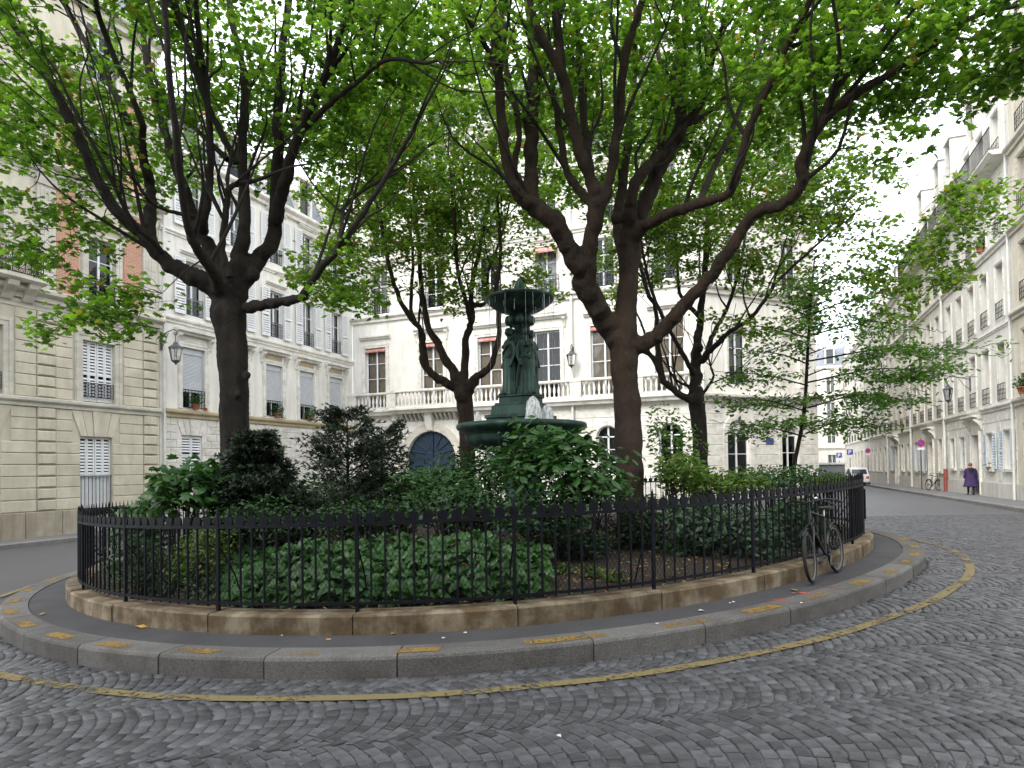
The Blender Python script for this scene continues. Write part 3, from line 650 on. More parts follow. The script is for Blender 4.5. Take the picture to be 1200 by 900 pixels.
for a, b in ((2.69, 3.95), (-1.3, 0)):
    H.part('window_grille', 'iron_grey', lambda q: ([q.box(a+.06+i*(b-a-.12)/8-.009, a+.06+i*(b-a-.12)/8+.009, .03, .048, .56, 1.78) for i in range(9)], q.box(a, b, .025, .053, 1.76, 1.80)))
for a, b in wins:
    closed4(a, b, 4.66, 6.97, .1); H.guard(a+.005, b-.005, 4.80, 5.38, .03, 'iron_grey', 10, True)
for (a, b) in PIL:
    for z0, z1 in ((8.47, 12.6), (13.35, 17.0)):
        H.part('pilaster', 'cream_trim', lambda q: (q.box(a, b, -.09, .02, z0, z1), q.box(a-.06, b+.06, -.14, .02, z0+1.35, z0+1.47), q.box(a-.05, b+.05, -.15, .02, z1-.3, z1-.02), [q.box(a+.1+i*.13, a+.15+i*.13, -.105, 0, z0+1.6, z1-.4) for i in range(4)],
               [q.prof(a+.08, b-.08, [(0, z0+.25+k*.16), (-.115, z0+.25+k*.16), (-.09, z0+.36+k*.16), (0, z0+.36+k*.16)]) for k in range(6)]))
for a, b in ((1.82, 2.66), (4.46, 5.24)):
    for z0, z1 in ((8.47, 12.45), (13.35, 16.9)): H.part('brick_panel', 'brick_panel', lambda q: q.box(a, b, -.03, .02, z0, z1))
for z0, z1 in ((8.5, 11.0), (13.4, 15.9), (17.2, 19.3)):
    for a, b in ((-1.25, .1), (3.0 if z0 < 13 else 2.95, 4.1 if z0 < 13 else 4.15)):
        H.surround(a, b, z0, z1, .25, .07, 'cream_trim', False); H.window(a, b, z0+.02, z1-.01, 3, 2, .18, 'net_curtain' if a < 0 else None); H.guard(a+.01, b-.01, z0+.05, z0+.95, .02, 'iron', 7, True)
H.hood(2.55, 4.55, 11.5, .22, .22, 'cream_trim'); H.hood(-1.8, .6, 11.5, .22, .22, 'cream_trim')
H.course(U0, U1, 12.46, 12.72, .1, 'cream_trim', 'frieze'); H.course(U0, U1+.02, 12.73, 13.2, .45, 'cream_trim', 'cornice'); H.course(U0, U1+.02, 16.95, 17.15, .2, 'cream_trim'); H.course(U0, U1+.02, 19.75, 20.3, .45, 'cream_trim', 'cornice')
bal = H.part('balcony', 'cream_trim', lambda q: (q.prof(-3.4, 1.12, [(.02, 8.47), (-.62, 8.47), (-.72, 8.55), (-.72, 8.66), (.02, 8.66)]), [q.prof(x, x+.35, [(.02, 7.85), (-.15, 7.9), (-.3, 8.1), (-.55, 8.3), (-.6, 8.465), (.02, 8.465)]) for x in (-2.6, -1.7, -.05, .62)]))
def fancy(q):
    n = 22; u0, u1, z0, z1, y = -3.3, 1.0, 8.72, 9.68, -.66
    q.box(u0, u1+.02, y-.02, y+.02, z1-.03, z1+.01); q.box(u0, u1+.02, y-.015, y+.015, z0, z0+.03); q.box(u0, u1, y-.01, y+.01, z0+.16, z0+.18); q.box(u0, u1, y-.01, y+.01, z1-.18, z1-.16)
    for i in range(n+1):
        x = u0+(u1-u0)*i/n; q.box(x-.01, x+.01, y-.01, y+.01, z0, z1)
        if i < n:
            c = x+(u1-u0)/n/2
            for zc, R in ((z0+.36, .085), (z0+.6, .085), (z0+.48, .05), (z0+.09, .05), (z1-.1, .05)): q.tube([(c+R*math.cos(a), y, zc+R*math.sin(a)) for a in np.linspace(0, 2*PI, 8)], .011, 3, False)
    q.box(u1-.015, u1+.015, y, 0, z1-.03, z1+.01); q.box(u1-.01, u1+.01, y, 0, z0, z0+.03)
    for i in range(5): q.box(u1-.01, u1+.01, y+.13*i-.01, y+.13*i+.01, z0, z1)
H.part('balcony_rail', 'iron', fancy)
H.mansard(U0, U1, 20.3, 2.8, 9, 'zinc', (-.6, 3.5)); H.chimney(5.3, 3, 23, 1.4, 1.4)
HS = H
# ---------------------------------------------------------------- white shuttered house
H = House('shuttered_house', LB, SV, 'white rendered house with roller blinds, bracketed hoods and open louvred shutters')
U0, U1 = 6.07, 19.68
cs = [7.79, 10.3, 12.83, 15.39, 17.98]; F2 = [7.86, 10.4, 13.02, 15.55, 18.03]
for c in cs: H.hole(c-.61, c+.61, 4.72, 7.48)
for c in F2:
    for z0, z1 in ((8.95, 11.4), (12.9, 15.3)): H.hole(c-.5, c+.5, z0, z1)
H.hole(7.15, 8.24, 1.95, 3.53)
wl = H.wall(U0, U1, -1.2, 16.2, 'white_wall')
H.open.append((6.9, 8.5, 3.53, 4.2, 0)); H.ashlar(wl, 6.25, 19.5, -.4, 4.3, .34, .62, 'white_trim', .03, .022); H.open.pop()
H.keys(wl, 7.15, 8.24, 3.54, 4.25, 5, 'white_trim', .045)
for k in (0, 1): H.shutter(7.16+k*.54, 7.685+k*.54, 1.97, 3.51, .06)
H.course(U0+.15, U1-.01, 4.31, 4.66, .22, 'ochre_trim')
for c in cs:
    H.surround(c-.61, c+.61, 4.72, 7.48, .22, .06, 'white_trim', False); H.hood(c-1.02, c+1.02, 8.02, .24, .34, 'white_trim')
    H.part('panel', 'ochre_trim' if c != 7.79 else 'white_trim', lambda q: q.box(c-.6, c+.6, -.02, .02, 7.74, 7.98))
    w_ = H.window(c-.6, c+.6, 4.74, 5.95, 1, 2, .2, None)
    H.part('roller_blind', 'grey_blind', lambda q: (q.box(c-.58, c+.58, .08, .14, 7.2, 7.46), [q.prof(c-.58, c+.58, [(.14, z), (.118, z+.004), (.112, z+.03), (.12, z+.056), (.14, z+.06)]) for z in np.arange(5.5, 7.19, .062)]))
    H.guard(c-.6, c+.6, 4.78, 5.6, .0, 'iron', 7)
H.course(U0, U1-.01, 8.45, 8.72, .16, 'white_trim')
for c in F2:
    for z0, z1 in ((8.95, 11.4), (12.9, 15.3)):
        H.surround(c-.5, c+.5, z0, z1, .14, .045, 'white_trim', False); H.window(c-.5, c+.5, z0+.02, z1, 3, 2, .18, 'net_curtain'); H.guard(c-.49, c+.49, z0+.03, z0+.8, .02, 'iron_grey', 6, True)
        for sg in (-1, 1):
            a = c+sg*.53; H.shutter(min(a, a+sg*.56), max(a, a+sg*.56), z0-.02, z1+.06, -.12)
        H.hood(c-.75, c+.75, z1+.28, .14, .16, 'white_trim', False)
H.course(U0, U1-.01, 12.35, 12.55, .12, 'white_trim'); H.course(U0, U1-.01, 15.75, 16.2, .4, 'white_trim', 'cornice')
H.mansard(U0, U1, 16.2, 2.6, 9, 'zinc', F2); H.chimney(12, 3, 18.6)
H.pipe(6.22, -.3, 16, 'pipe_white')
HW = H
# ---------------------------------------------------------------- grand white house with balustrade, blue gate
H = House('grand_house', CB, TV, 'tall white house with stone balustrade balcony over an arched blue carriage gate')
UE = 21.0
c1 = [1.71, 5.67, 9.42, 12.9, 16.1, 19.5]; c2 = [2.02, 5.9, 9.42, 12.9, 16.1, 19.3]
for c in c1: H.hole(c-.74, c+.74, 5.62, 9.42)
for c in c2:
    for z0, z1 in ((11.45, 14.1), (15.1, 17.5), (18.6, 20.9)): H.hole(c-.62, c+.62, z0, z1)
H.hole(3.88, 7.17, -.2, 4.15, 1.645)
gw = [1.74, 9.5, 12.9, 16.2, 19.5]
for c in gw: H.hole(c-.6, c+.6, 1.4, 4.05, .6)
wl = H.wall(0.0, UE, -1, 21.6, 'white_wall', 12)
H.open += [(3.1, 7.95, -1, 5.1, 0)]+[(c-.8, c+.8, 1.2, 4.25, 0) for c in gw]
H.ashlar(wl, .15, UE-.15, -.3, 5.0, .53, 1.7, 'white_trim', .025, .02); H.open = H.open[:-1-len(gw)]
def arch_band(q, c, w0, w1, zc, z0, rise0, rise1, pr):
    K = 14; o0 = [(c-w0*math.cos(PI*i/K), zc+rise0*math.sin(PI*i/K)) for i in range(K+1)]; o1 = [(c-w1*math.cos(PI*i/K), zc+rise1*math.sin(PI*i/K)) for i in range(K+1)]
    o0 = [(o0[0][0], z0)]+o0+[(o0[-1][0], z0)]; o1 = [(o1[0][0], z0)]+o1+[(o1[-1][0], z0)]; n = len(o0)
    V = [(x, -pr, z) for x, z in o0]+[(x, -pr, z) for x, z in o1]+[(x, .02, z) for x, z in o0]+[(x, .02, z) for x, z in o1]
    q.add(V, [(i, i+1, n+i+1, n+i) for i in range(n-1)]+[(n+i, n+i+1, 3*n+i+1, 3*n+i) for i in range(n-1)]+[(2*n+i, 2*n+i+1, i+1, i) for i in range(n-1)])
H.part('gate_arch', 'cream_trim', lambda q: arch_band(q, 5.525, 1.65, 2.1, 2.505, -.3, 1.65, 2.1, .07))
gt = H.part('gate', 'blue_door', lambda q: (q.box(3.9, 5.51, .2, .26, -.3, 2.5), q.box(5.54, 7.15, .2, .26, -.3, 2.5), q.box(3.9, 7.15, .16, .27, 2.502, 2.66),
     q.add([(5.525-1.62*math.cos(PI*i/14), .22, 2.661+1.47*math.sin(PI*i/14)) for i in range(15)], [tuple(range(15))])))
for x0 in (4.05, 5.68):
    for z0, z1 in ((.1, 1.0), (1.2, 2.2)): H.part('door_panel', 'blue_door', lambda q: (q.bevbox(x0, x0+1.33, .155, .21, z0, z1, .05), q.bevbox(x0+.2, x0+1.13, .13, .2, z0+.2, z1-.2, .05)), gt)
for i in range(7): a = PI*(i+.5)/7; H.part('door_panel', 'blue_door', lambda q: q.tube([(5.525-.5*math.cos(a), .2, 2.72+.45*math.sin(a)), (5.525-1.5*math.cos(a), .2, 2.69+1.36*math.sin(a))], .045, 6), gt)
H.part('meeting_post', 'blue_door', lambda q: q.box(5.47, 5.58, .12, .24, -.3, 3.95), gt)
H.part('keystone', 'white_trim', lambda q: q.prof(5.3, 5.75, [(.02, 4.2), (-.15, 4.2), (-.28, 4.5), (-.4, 5.0), (-.4, 5.2), (.02, 5.2)]))
for x in (3.05, 7.55): H.part('gate_pilaster', 'white_trim', lambda q: (q.box(x, x+.5, -.16, .02, -.3, 4.7), q.box(x-.06, x+.56, -.22, .02, 4.702, 5.2)))
for i in range(13): H.part('modillion', 'cream_trim', lambda q: q.prof(3.7+i*.29, 3.84+i*.29, [(.02, 4.75), (-.2, 4.85), (-.45, 5.1), (-.45, 5.2), (.02, 5.2)]) if not 5.25 < 3.77+i*.29 < 5.8 else q.prof(3.7+i*.29, 3.84+i*.29, [(.02, 5.1), (-.3, 5.1), (-.3, 5.2), (.02, 5.2)]))
for i, c in enumerate(gw):
    H.part('window_arch', 'white_trim', lambda q: arch_band(q, c, .61, .85, 3.45, 1.4, .605, .85, .06)); H.window(c-.6, c+.6, 1.42, 4.05, 3, 2, .16, 'net_curtain' if i < 2 else None, .6)
# first-floor balcony
def slab(q, a, b, pr): q.prof(a, b, [(.02, 5.2), (-pr*.7, 5.2), (-pr*.8, 5.33), (-pr, 5.4), (-pr, 5.52), (-pr*.95, 5.56), (.02, 5.56)])
bl = H.part('balcony', 'white_trim', lambda q: (slab(q, .05, 3.2, .55), slab(q, 3.201, 8.0, .95), slab(q, 8.001, UE, .55)))
bm = MB().lathe([(.055, 0), (.06, .06), (.035, .1), (.08, .28), (.075, .36), (.03, .6), (.032, .64), (.055, .68), (.055, .74)], 7).mesh('baluster', 'white_trim')
def bay(a, b, y):
    H.part('handrail', 'white_trim', lambda q: (q.prof(a, b, [(y+.13, 6.42), (y-.13, 6.42), (y-.16, 6.48), (y-.14, 6.57), (y+.14, 6.57), (y+.16, 6.48)]), q.box(a, b, y-.1, y+.1, 5.561, 5.68)))
    n = max(1, int((b-a)/.25))
    for i in range(n): o = link('baluster', bm, H.root); o.location = (a+(b-a)*(i+.5)/n, y, 5.68)
def pier(c, y, w_=.28): H.part('pier', 'white_trim', lambda q: (q.box(c-w_, c+w_, y-.14, y+.14, 5.562, 6.42), q.box(c-w_-.03, c+w_+.03, y-.17, y+.17, 6.421, 6.60)))
edges = [.3, 3.5]; pier(.3, -.4); bay(.6, 2.95, -.4); pier(3.35, -.78, .3); bay(3.66, 7.5, -.78); pier(7.85, -.78, .3)
for a, b in ((8.15, 10.8), (11.45, 14.3), (14.95, 17.6), (18.2, 20.6)): bay(a, b, -.4); pier(b+.31, -.4, .3)
for i, c in enumerate(c1):
    H.surround(c-.74, c+.74, 5.6, 9.42, .24, .06, 'white_trim', False)
    cu = ['curtain', 'curtain', 'curtain', None, 'curtain', 'curtain'][i]
    H.window(c-.73, c+.73, 5.65, 9.40, 4, 2, .17, cu)
    if i in (1, 3): H.hood(c-1.15, c+1.15, 10.05, .22, .3, 'white_trim', True, i == 3)
    else: H.hood(c-1.1, c+1.1, 9.95, .2, .24, 'white_trim', False)
    if i in (0, 1, 2, 4): H.part('awning', 'awning_red', lambda q: q.prof(c-.72, c+.72, [(.1, 9.38), (-.04, 9.34), (-.1, 9.2), (-.07, 9.14), (.1, 9.2)]))
H.course(0, UE, 11.0, 11.42, .28, 'white_trim', 'cornice'); H.course(0, UE, 14.6, 14.85, .16, 'white_trim'); H.course(0, UE, 18.0, 18.25, .2, 'white_trim'); H.course(0, UE, 21.2, 21.7, .45, 'white_trim', 'cornice')
for fi, (z0, z1) in enumerate(((11.45, 14.1), (15.1, 17.5), (18.6, 20.9))):
    for i, c in enumerate(c2):
        H.surround(c-.62, c+.62, z0, z1, .18, .05, 'white_trim', False); H.window(c-.61, c+.61, z0+.02, z1, 3, 2, .17, None if (i+fi) % 3 else 'net_curtain'); H.guard(c-.75, c+.75, z0+.03, z0+.98, -.1, 'iron', 9, True)
        if (i+2*fi) % 5 == 3: H.part('awning', 'awning_red', lambda q: q.prof(c-.7, c+.7, [(.08, z1), (-.3, z1-.18), (-.55, z1-.4), (-.55, z1-.5), (.08, z1-.12)]))
        if fi == 0: H.hood(c-.95, c+.95, z1+.25, .16, .18, 'white_trim', False)
H.mansard(0, UE, 21.7, 3.0, 12, 'zinc', c2); H.chimney(6, 4, 25); H.chimney(15, 4, 25)
H.pipe(14.35, -.2, 21, 'pipe_white', -.2, .07)
HG = H
# canted corner wing of the same block, a separate house front
a2 = math.radians(23); Oc = H.O+H.d*UE
H = House('corner_house', Oc, (math.cos(a2), math.sin(a2)), 'pale canted corner house front with arched ground window and blind niche')
for c, z0, z1, ar in ((2.35, .35, 4.2, .75), (5.9, .6, 4.0, .6)): H.hole(c-.75 if c < 3 else c-.6, c+.75 if c < 3 else c+.6, z0, z1, ar)
for c in (2.4, 6.1):
    for z0, z1, ar in ((6.0, 8.9, 0), (11.3, 13.9, 0), (15.1, 17.4, 0), (18.5, 20.6, 0)): H.hole(c-.6, c+.6, z0, z1, ar)
wl = H.wall(0.02, 8.0, -1, 21.6, 'white_wall', 3)
H.open += [(1.35, 3.35, .2, 4.5, 0), (5.1, 6.7, .4, 4.3, 0)]; H.ashlar(wl, .15, 7.9, -.3, 5.0, .53, 1.6, 'white_trim', .025, .02); H.open = H.open[:-2]
H.part('window_arch', 'white_trim', lambda q: arch_band(q, 2.35, .76, 1.02, 3.45, .35, .755, 1.02, .07)); H.part('window_arch', 'white_trim', lambda q: arch_band(q, 5.9, .61, .82, 3.4, .6, .605, .82, .06))
H.window(1.6, 3.1, .37, 4.2, 3, 2, .16, None, .75); H.window(5.3, 6.5, .62, 4.0, 3, 2, .16, None, .6)
H.course(0, 8.02, 5.1, 5.5, .35, 'white_trim'); H.course(0, 8.02, 10.6, 11.1, .3, 'white_trim', 'cornice'); H.course(0, 8.02, 14.5, 14.7, .16, 'white_trim'); H.course(0, 8.02, 18, 18.2, .2, 'white_trim'); H.course(0, 8.02, 21.2, 21.7, .45, 'white_trim', 'cornice')
for c in (2.4, 6.1):
    for z0, z1 in ((6.0, 8.9), (11.3, 13.9), (15.1, 17.4), (18.5, 20.6)):
        H.surround(c-.6, c+.6, z0, z1, .18, .05, 'white_trim', False)
        if c > 5 and z0 == 6.0: H.part('blind_niche', 'white_wall', lambda q: q.box(c-.6, c+.6, .12, .2, z0, z1)); H.part('niche_arch', 'white_trim', lambda q: arch_band(q, c, .8, .98, 9.1, 6.0, .8, .98, .08))
        else: H.window(c-.59, c+.59, z0+.02, z1, 3, 2, .17, 'net_curtain'); H.guard(c-.6, c+.6, z0+.03, z0+.95, .0, 'iron', 7, True)
H.mansard(0, 8, 21.7, 3, 6, 'zinc', (2.4, 6.1))
Ow = H.O+H.d*8.0
sw = House('side_house', Ow, SV, 'long white flank of a street house beyond the canted corner')
sw.wall(.05, 38, -1, 20, 'pale_wall', 8, room=False)
# street name plate on the corner house
pl = H.part('street_plate', 'sign_blue', lambda q: q.box(4.2, 4.68, -.055, -.04, 2.95, 3.22)); H.part('plate_border', 'iron_grey', lambda q: q.box(4.17, 4.71, -.05, -.039, 2.92, 3.25), pl)
# ---------------------------------------------------------------- houses along the right street
def terrace(name, label, u0, u1, bays, floors, wm, tm, top, gf, roof='zinc', balc=None, gz=4.1, sh=True, course_z=(), detail=True, blocks=False, dw=.46):
    H = House(name, RB, -SV, label); zb = -.5
    for c, a, b, kind in gf: H.hole(c-a, c+a, b[0], b[1])
    for z0, z1 in floors:
        for c in bays: H.hole(c-dw, c+dw, z0, z1)
    wl = H.wall(u0, u1, zb, top, wm, 8)
    if blocks: H.open += [(c-a-.5, c+a+.5, b[0]-.2, b[1]+.2, 0) for c, a, b, k in gf]; H.ashlar(wl, u0+.02, u1-.02, .9, gz-.05, .45, 1.0, tm, .02, .03); H.open = H.open[:-len(gf)]
    H.part('plinth', 'grey_wall', lambda q: [q.box(a, b, -.05, .02, zb, .85) for a, b in zip([u0]+[c+w_ for c, w_, b_, k in gf if k == 'door'], [c-w_ for c, w_, b_, k in gf if k == 'door']+[u1])])
    for c, a, b, kind in gf:
        if kind == 'door':
            d = H.part('door', 'brown_door', lambda q: q.box(c-a, c+a, .2, .26, zb, b[1]))
            for k in range(4): H.part('door_panel', 'brown_door', lambda q: q.bevbox(c-a+.1+(k % 2)*a, c-.06+(k % 2)*a, .17, .21, .6+1.3*(k//2), 1.6+1.2*(k//2), .03), d)
            H.surround(c-a, c+a, .2, b[1], .2, .07, tm, False); H.hood(c-a-.55, c+a+.55, b[1]+.75, .2, .42, tm)
        else:
            H.surround(c-a, c+a, b[0], b[1], .1, .03, tm)
            if kind == 'closed':
                for k in (0, 1): H.shutter(c-a+k*a+.01, c+k*a-.01, b[0], b[1], .06, 'shutter_blue', pitch=.12)
            else:
                H.window(c-a, c+a, b[0], b[1], 2, 2, .18, 'net_curtain')
                if kind == 'open':
                    for sg in (-1, 1): x = c+sg*(a+.03); H.shutter(min(x, x+sg*.5), max(x, x+sg*.5), b[0]-.02, b[1]+.02, -.08, 'shutter_blue', pitch=.12)
    for z0, z1 in floors:
        for c in bays:
            if detail: H.surround(c-dw, c+dw, z0, z1, .12, .035, tm, False)
            H.window(c-dw, c+dw, z0+.02, z1, 2 if detail else 1, 2, .2, 'net_curtain' if random.random() < .6 else None); H.guard(c-dw-.03, c+dw+.03, z0+.02, z0+.75, -.06, 'iron', 5)
    for z, h, pr in course_z: H.course(u0, u1-.01, z, z+h, pr, tm)
    if balc:
        z = balc; H.part('balcony', tm, lambda q: q.prof(u0+.02, u1-.03, [(.02, z-.25), (-.55, z-.2), (-.7, z-.08), (-.7, z), (.02, z)])); H.part('balcony_rail', 'iron', lambda q: (q.box(u0+.05, u1-.05, -.66, -.63, z+.98, z+1.02), q.box(u0+.05, u1-.05, -.655, -.635, z+.08, z+.11), [q.box(x-.01, x+.01, -.655, -.635, z, z+.98) for x in np.arange(u0+.05, u1, .14)]))
    H.mansard(u0, u1, top, 2.6, 8, roof, bays[::2]); H.chimney(u0+.9, 2.5, top+2.4, 1.4, 1.5)
    return H
fl = [(4.5, 7.0), (8.1, 10.5), (11.75, 14.0), (15.2, 17.2)]
R1 = terrace('shutter_house', 'bright white street house with pale blue ground floor shutters and brown door', -10.95, .1, [-1.4, -3.53, -5.57, -7.65, -9.73], fl, 'white_wall', 'white_trim', 17.6,
     [(-.94, .42, (1.5, 3.15), 'open'), (-3.24, .42, (1.5, 3.1), 'open'), (-5.42, .55, (-.5, 3.15), 'door'), (-7.7, .4, (1.5, 3.1), 'closed'), (-9.6, .4, (1.5, 3.1), 'closed')], balc=15.0, course_z=((4.12, .25, .16), (7.65, .15, .08), (11.2, .3, .18)), blocks=True)
R1.pipe(-10.9, .15, 15, 'pipe_white', -.12, .07, 'red_paint'); R1.pipe(.02, .2, 17, 'pipe_white', -.12, .05)
R2 = terrace('terrace_house', 'pale grey street house between two white drainpipes', -20.15, -11.0, [-12.3, -14.5, -16.7, -18.9], fl, 'pale_wall', 'white_trim', 17.5,
     [(-12.3, .42, (1.3, 3.2), 'plain'), (-14.6, .5, (-.5, 3.1), 'door'), (-16.8, .42, (1.3, 3.2), 'open'), (-18.9, .42, (1.3, 3.2), 'open')], balc=15.0, course_z=((4.2, .22, .14), (7.65, .15, .08), (11.2, .3, .18)))
R2.pipe(-20.1, .15, 15, 'pipe_white', -.12, .07)
R3 = terrace('terrace_house', 'cream street house under a blue-green mansard roof', -29.7, -20.2, [-21.5, -23.7, -25.9, -28.1], fl[:3], 'pale_wall', 'white_trim', 15.0,
     [(-21.5, .42, (1.3, 3.2), 'closed'), (-23.7, .42, (1.3, 3.2), 'closed'), (-25.9, .5, (-.5, 3.1), 'door'), (-28.1, .42, (1.3, 3.2), 'open')], 'roof_blue', course_z=((4.0, .22, .14), (11.2, .3, .18), (14.6, .4, .35)), detail=False)
R3.pipe(-29.6, .1, 14, 'pipe_white', -.12, .07)
R4 = terrace('terrace_house', 'long grey street house farther down with many plain windows', -44, -29.75, list(np.arange(-31.2, -43.5, -2.4)), fl[:3], 'grey_wall', 'white_trim', 15.6,
     [(c, .42, (1.2, 3.2), 'plain') for c in np.arange(-31.2, -43.5, -2.4)], course_z=((4.2, .22, .14), (7.6, .15, .1), (15.2, .4, .3)), detail=False)
R5 = terrace('terrace_house', 'farthest cream house closing the row of street fronts', -66, -44.05, list(np.arange(-46, -65, -2.6)), fl[:3], 'pale_wall', 'white_trim', 15.2,
     [(c, .42, (1.2, 3.2), 'plain') for c in np.arange(-46, -65, -2.6)], course_z=((4.2, .22, .14), (14.8, .4, .3)), detail=False)
R0 = terrace('stone_house', 'warm cream stone street house next to the bright white one', .13, 12, [1.5, 3.9, 6.3, 8.7, 11], [(4.6, 7.1), (8.3, 10.6), (11.9, 14.1), (15.2, 17.2)], 'cream_stone', 'cream_trim', 20.5,
     [(1.5, .5, (.9, 3.3), 'plain'), (4.2, .5, (.9, 3.3), 'plain')], course_z=((4.1, .32, .2), (7.7, .3, .22), (11.2, .3, .22), (14.6, .3, .25), (18, .3, .3)))
# building closing the street
Oe = np.array([33.0, 88.0])
H = House('end_house', Oe, TV, 'distant white apartment house closing the far end of the street')
bs = list(np.arange(1.2, 22, 2.3))
for c in bs:
    for z0 in (1.0, 4.6, 8.0, 11.4): H.hole(c-.5, c+.5, z0, z0+2.1)
H.wall(-10, 24, -2, 15, 'white_wall', 8)
for c in bs:
    for z0 in (1.0, 4.6, 8.0, 11.4): H.window(c-.5, c+.5, z0, z0+2.1, 2, 2, .15, 'net_curtain')
for z in (3.8, 7.4, 14.5): H.course(-10, 24, z, z+.3, .2, 'white_trim')
H.mansard(-10, 24, 15, 2.6, 8, 'zinc', bs[::2])
# low grey garage before it
q = at(975, 545, 66.0); gz = g(q[0], q[1])
G = empty('garage', (q[0], q[1], gz), -A22, 'low grey flat-roofed garage kiosk far down the street', 'garage')
MB().box(-1.6, 1.2, 0, 3, -.1, 1.95).build('wall', 'garage_grey', G); MB().box(-1.75, 1.35, -.15, 3.1, 1.951, 2.15).build('roof', 'white_paint', G); MB().prof(-1.3, .9, [(-.03, 0), (-.05, .4), (-.03, .8), (-.05, 1.2), (-.03, 1.6), (.0, 1.6), (0, 0)]).build('shutter_door', 'zinc', G)

# unseen house on the viewer's side, added to block low sky light
H = House('unseen_opposite_house', (26.0, -7.5), (-1.0, 0.0), 'unseen long cream house opposite the blue gate, added to block low sky light')
bs = list(np.arange(1.5, 51, 2.6))
for c in bs:
    for z0 in (1.2, 4.8, 8.4, 12.0): H.hole(c-.5, c+.5, z0, z0+2.2)
H.wall(0, 52, -1, 16.5, 'cream_stone', 8)
for c in bs:
    for z0 in (1.2, 4.8, 8.4, 12.0): H.window(c-.5, c+.5, z0, z0+2.2, 1, 2, .15, 'net_curtain')
for z in (4.0, 7.8, 16.0): H.course(0, 52, z, z+.3, .2, 'cream_trim')
H.mansard(0, 52, 16.5, 2.6, 8, 'zinc', bs[::2])
def remeshed(mb, name, m, voxel, smooth=2):
    o = bpy.data.objects.new('tmp', mb.mesh('tmp')); COL.objects.link(o)
    r = o.modifiers.new('r', 'REMESH'); r.mode = 'VOXEL'; r.voxel_size = voxel; r.use_smooth_shade = True
    sm = o.modifiers.new('s', 'SMOOTH'); sm.iterations = smooth; sm.factor = .5
    dg = bpy.context.evaluated_depsgraph_get(); me = bpy.data.meshes.new_from_object(o.evaluated_get(dg)); me.name = name; me.materials.clear(); me.materials.append(MATS[m])
    bpy.data.objects.remove(o); return me
# ================================================================ foliage tools
def leaf_shape(kind):
    if kind == 'maple':
        o = [(0, 0), (.30, .10), (.48, .34), (.27, .42), (.36, .74), (.13, .66), (0, 1.0), (-.13, .66), (-.36, .74), (-.27, .42), (-.48, .34), (-.30, .10)]; c = (0, .40)
    elif kind == 'maple_far': o = [(0, 0), (.42, .2), (.25, .5), (.12, .62), (0, 1), (-.3, .62), (-.42, .2)]; c = (0, .4)
    elif kind == 'heart': o = [(0, .06), (.22, -.04), (.42, .18), (.36, .52), (0, 1), (-.36, .52), (-.42, .18), (-.22, -.04)]; c = (0, .4)
    elif kind == 'oval': o = [(0, 0), (.2, .25), (.22, .6), (0, 1), (-.22, .6), (-.2, .25)]; c = (0, .45)
    elif kind == 'blade': o = [(0, 0), (.11, .35), (.09, .7), (0, 1), (-.09, .7), (-.11, .35)]; c = (0, .5)
    V = [(c[0], c[1], .05)]+[(x, y, -.05-.22*abs(x)-.10*(y > .9)) for x, y in o]; n = len(o)
    return np.array(V), np.array([(0, 1+i, 1+(i+1) % n) for i in range(n)])
def leaves_mesh(name, kind, pos, nrm, yaw, size, m):
    V, T = leaf_shape(kind); n = len(pos); nrm = nrm/np.linalg.norm(nrm, axis=1)[:, None]
    ref = np.stack([np.cos(yaw), np.sin(yaw), np.zeros(n)], 1); x = np.cross(ref, nrm); x /= np.linalg.norm(x, axis=1)[:, None]+1e-9; y = np.cross(nrm, x)
    asp = rng.uniform(.8, 1.15, n)
    W = pos[:, None, :]+size[:, None, None]*(x[:, None, :]*(V[None, :, 0:1]*asp[:, None, None])+y[:, None, :]*V[None, :, 1:2]+nrm[:, None, :]*V[None, :, 2:3])
    F = (np.arange(n)[:, None, None]*len(V)+T[None]).reshape(-1, 3)
    return npmesh(name, W.reshape(-1, 3), F, m)
def add_tubes(store, pts, rad, n):
    store.append((pts, rad, n))
def tubes_mesh(name, store, m):
    VV = []; FF = []; b = 0
    for pts, rad, n in store:
        P = np.asarray(pts, float); k = len(P); r = np.asarray(rad, float)
        t = np.gradient(P, axis=0); t /= np.linalg.norm(t, axis=1)[:, None]+1e-9
        ref = np.cross(t[0], [.3, .9, .2]); ref /= np.linalg.norm(ref)+1e-9; R = []
        for i in range(k):
            ref = ref-t[i]*(ref@t[i]); ref /= np.linalg.norm(ref)+1e-9; R.append(ref)
        R = np.array(R); B = np.cross(t, R); a = np.arange(n)*2*PI/n
        V = P[:, None, :]+r[:, None, None]*(R[:, None, :]*np.cos(a)[None, :, None]+B[:, None, :]*np.sin(a)[None, :, None])
        VV.append(V.reshape(-1, 3)); i, j = np.meshgrid(np.arange(k-1), np.arange(n), indexing='ij'); i = i.ravel(); j = j.ravel(); jn = (j+1) % n
        FF.append(np.stack([i*n+j, i*n+jn, (i+1)*n+jn, (i+1)*n+j], 1)+b); b += k*n
    return npmesh(name, np.vstack(VV), np.vstack(FF), m, True)
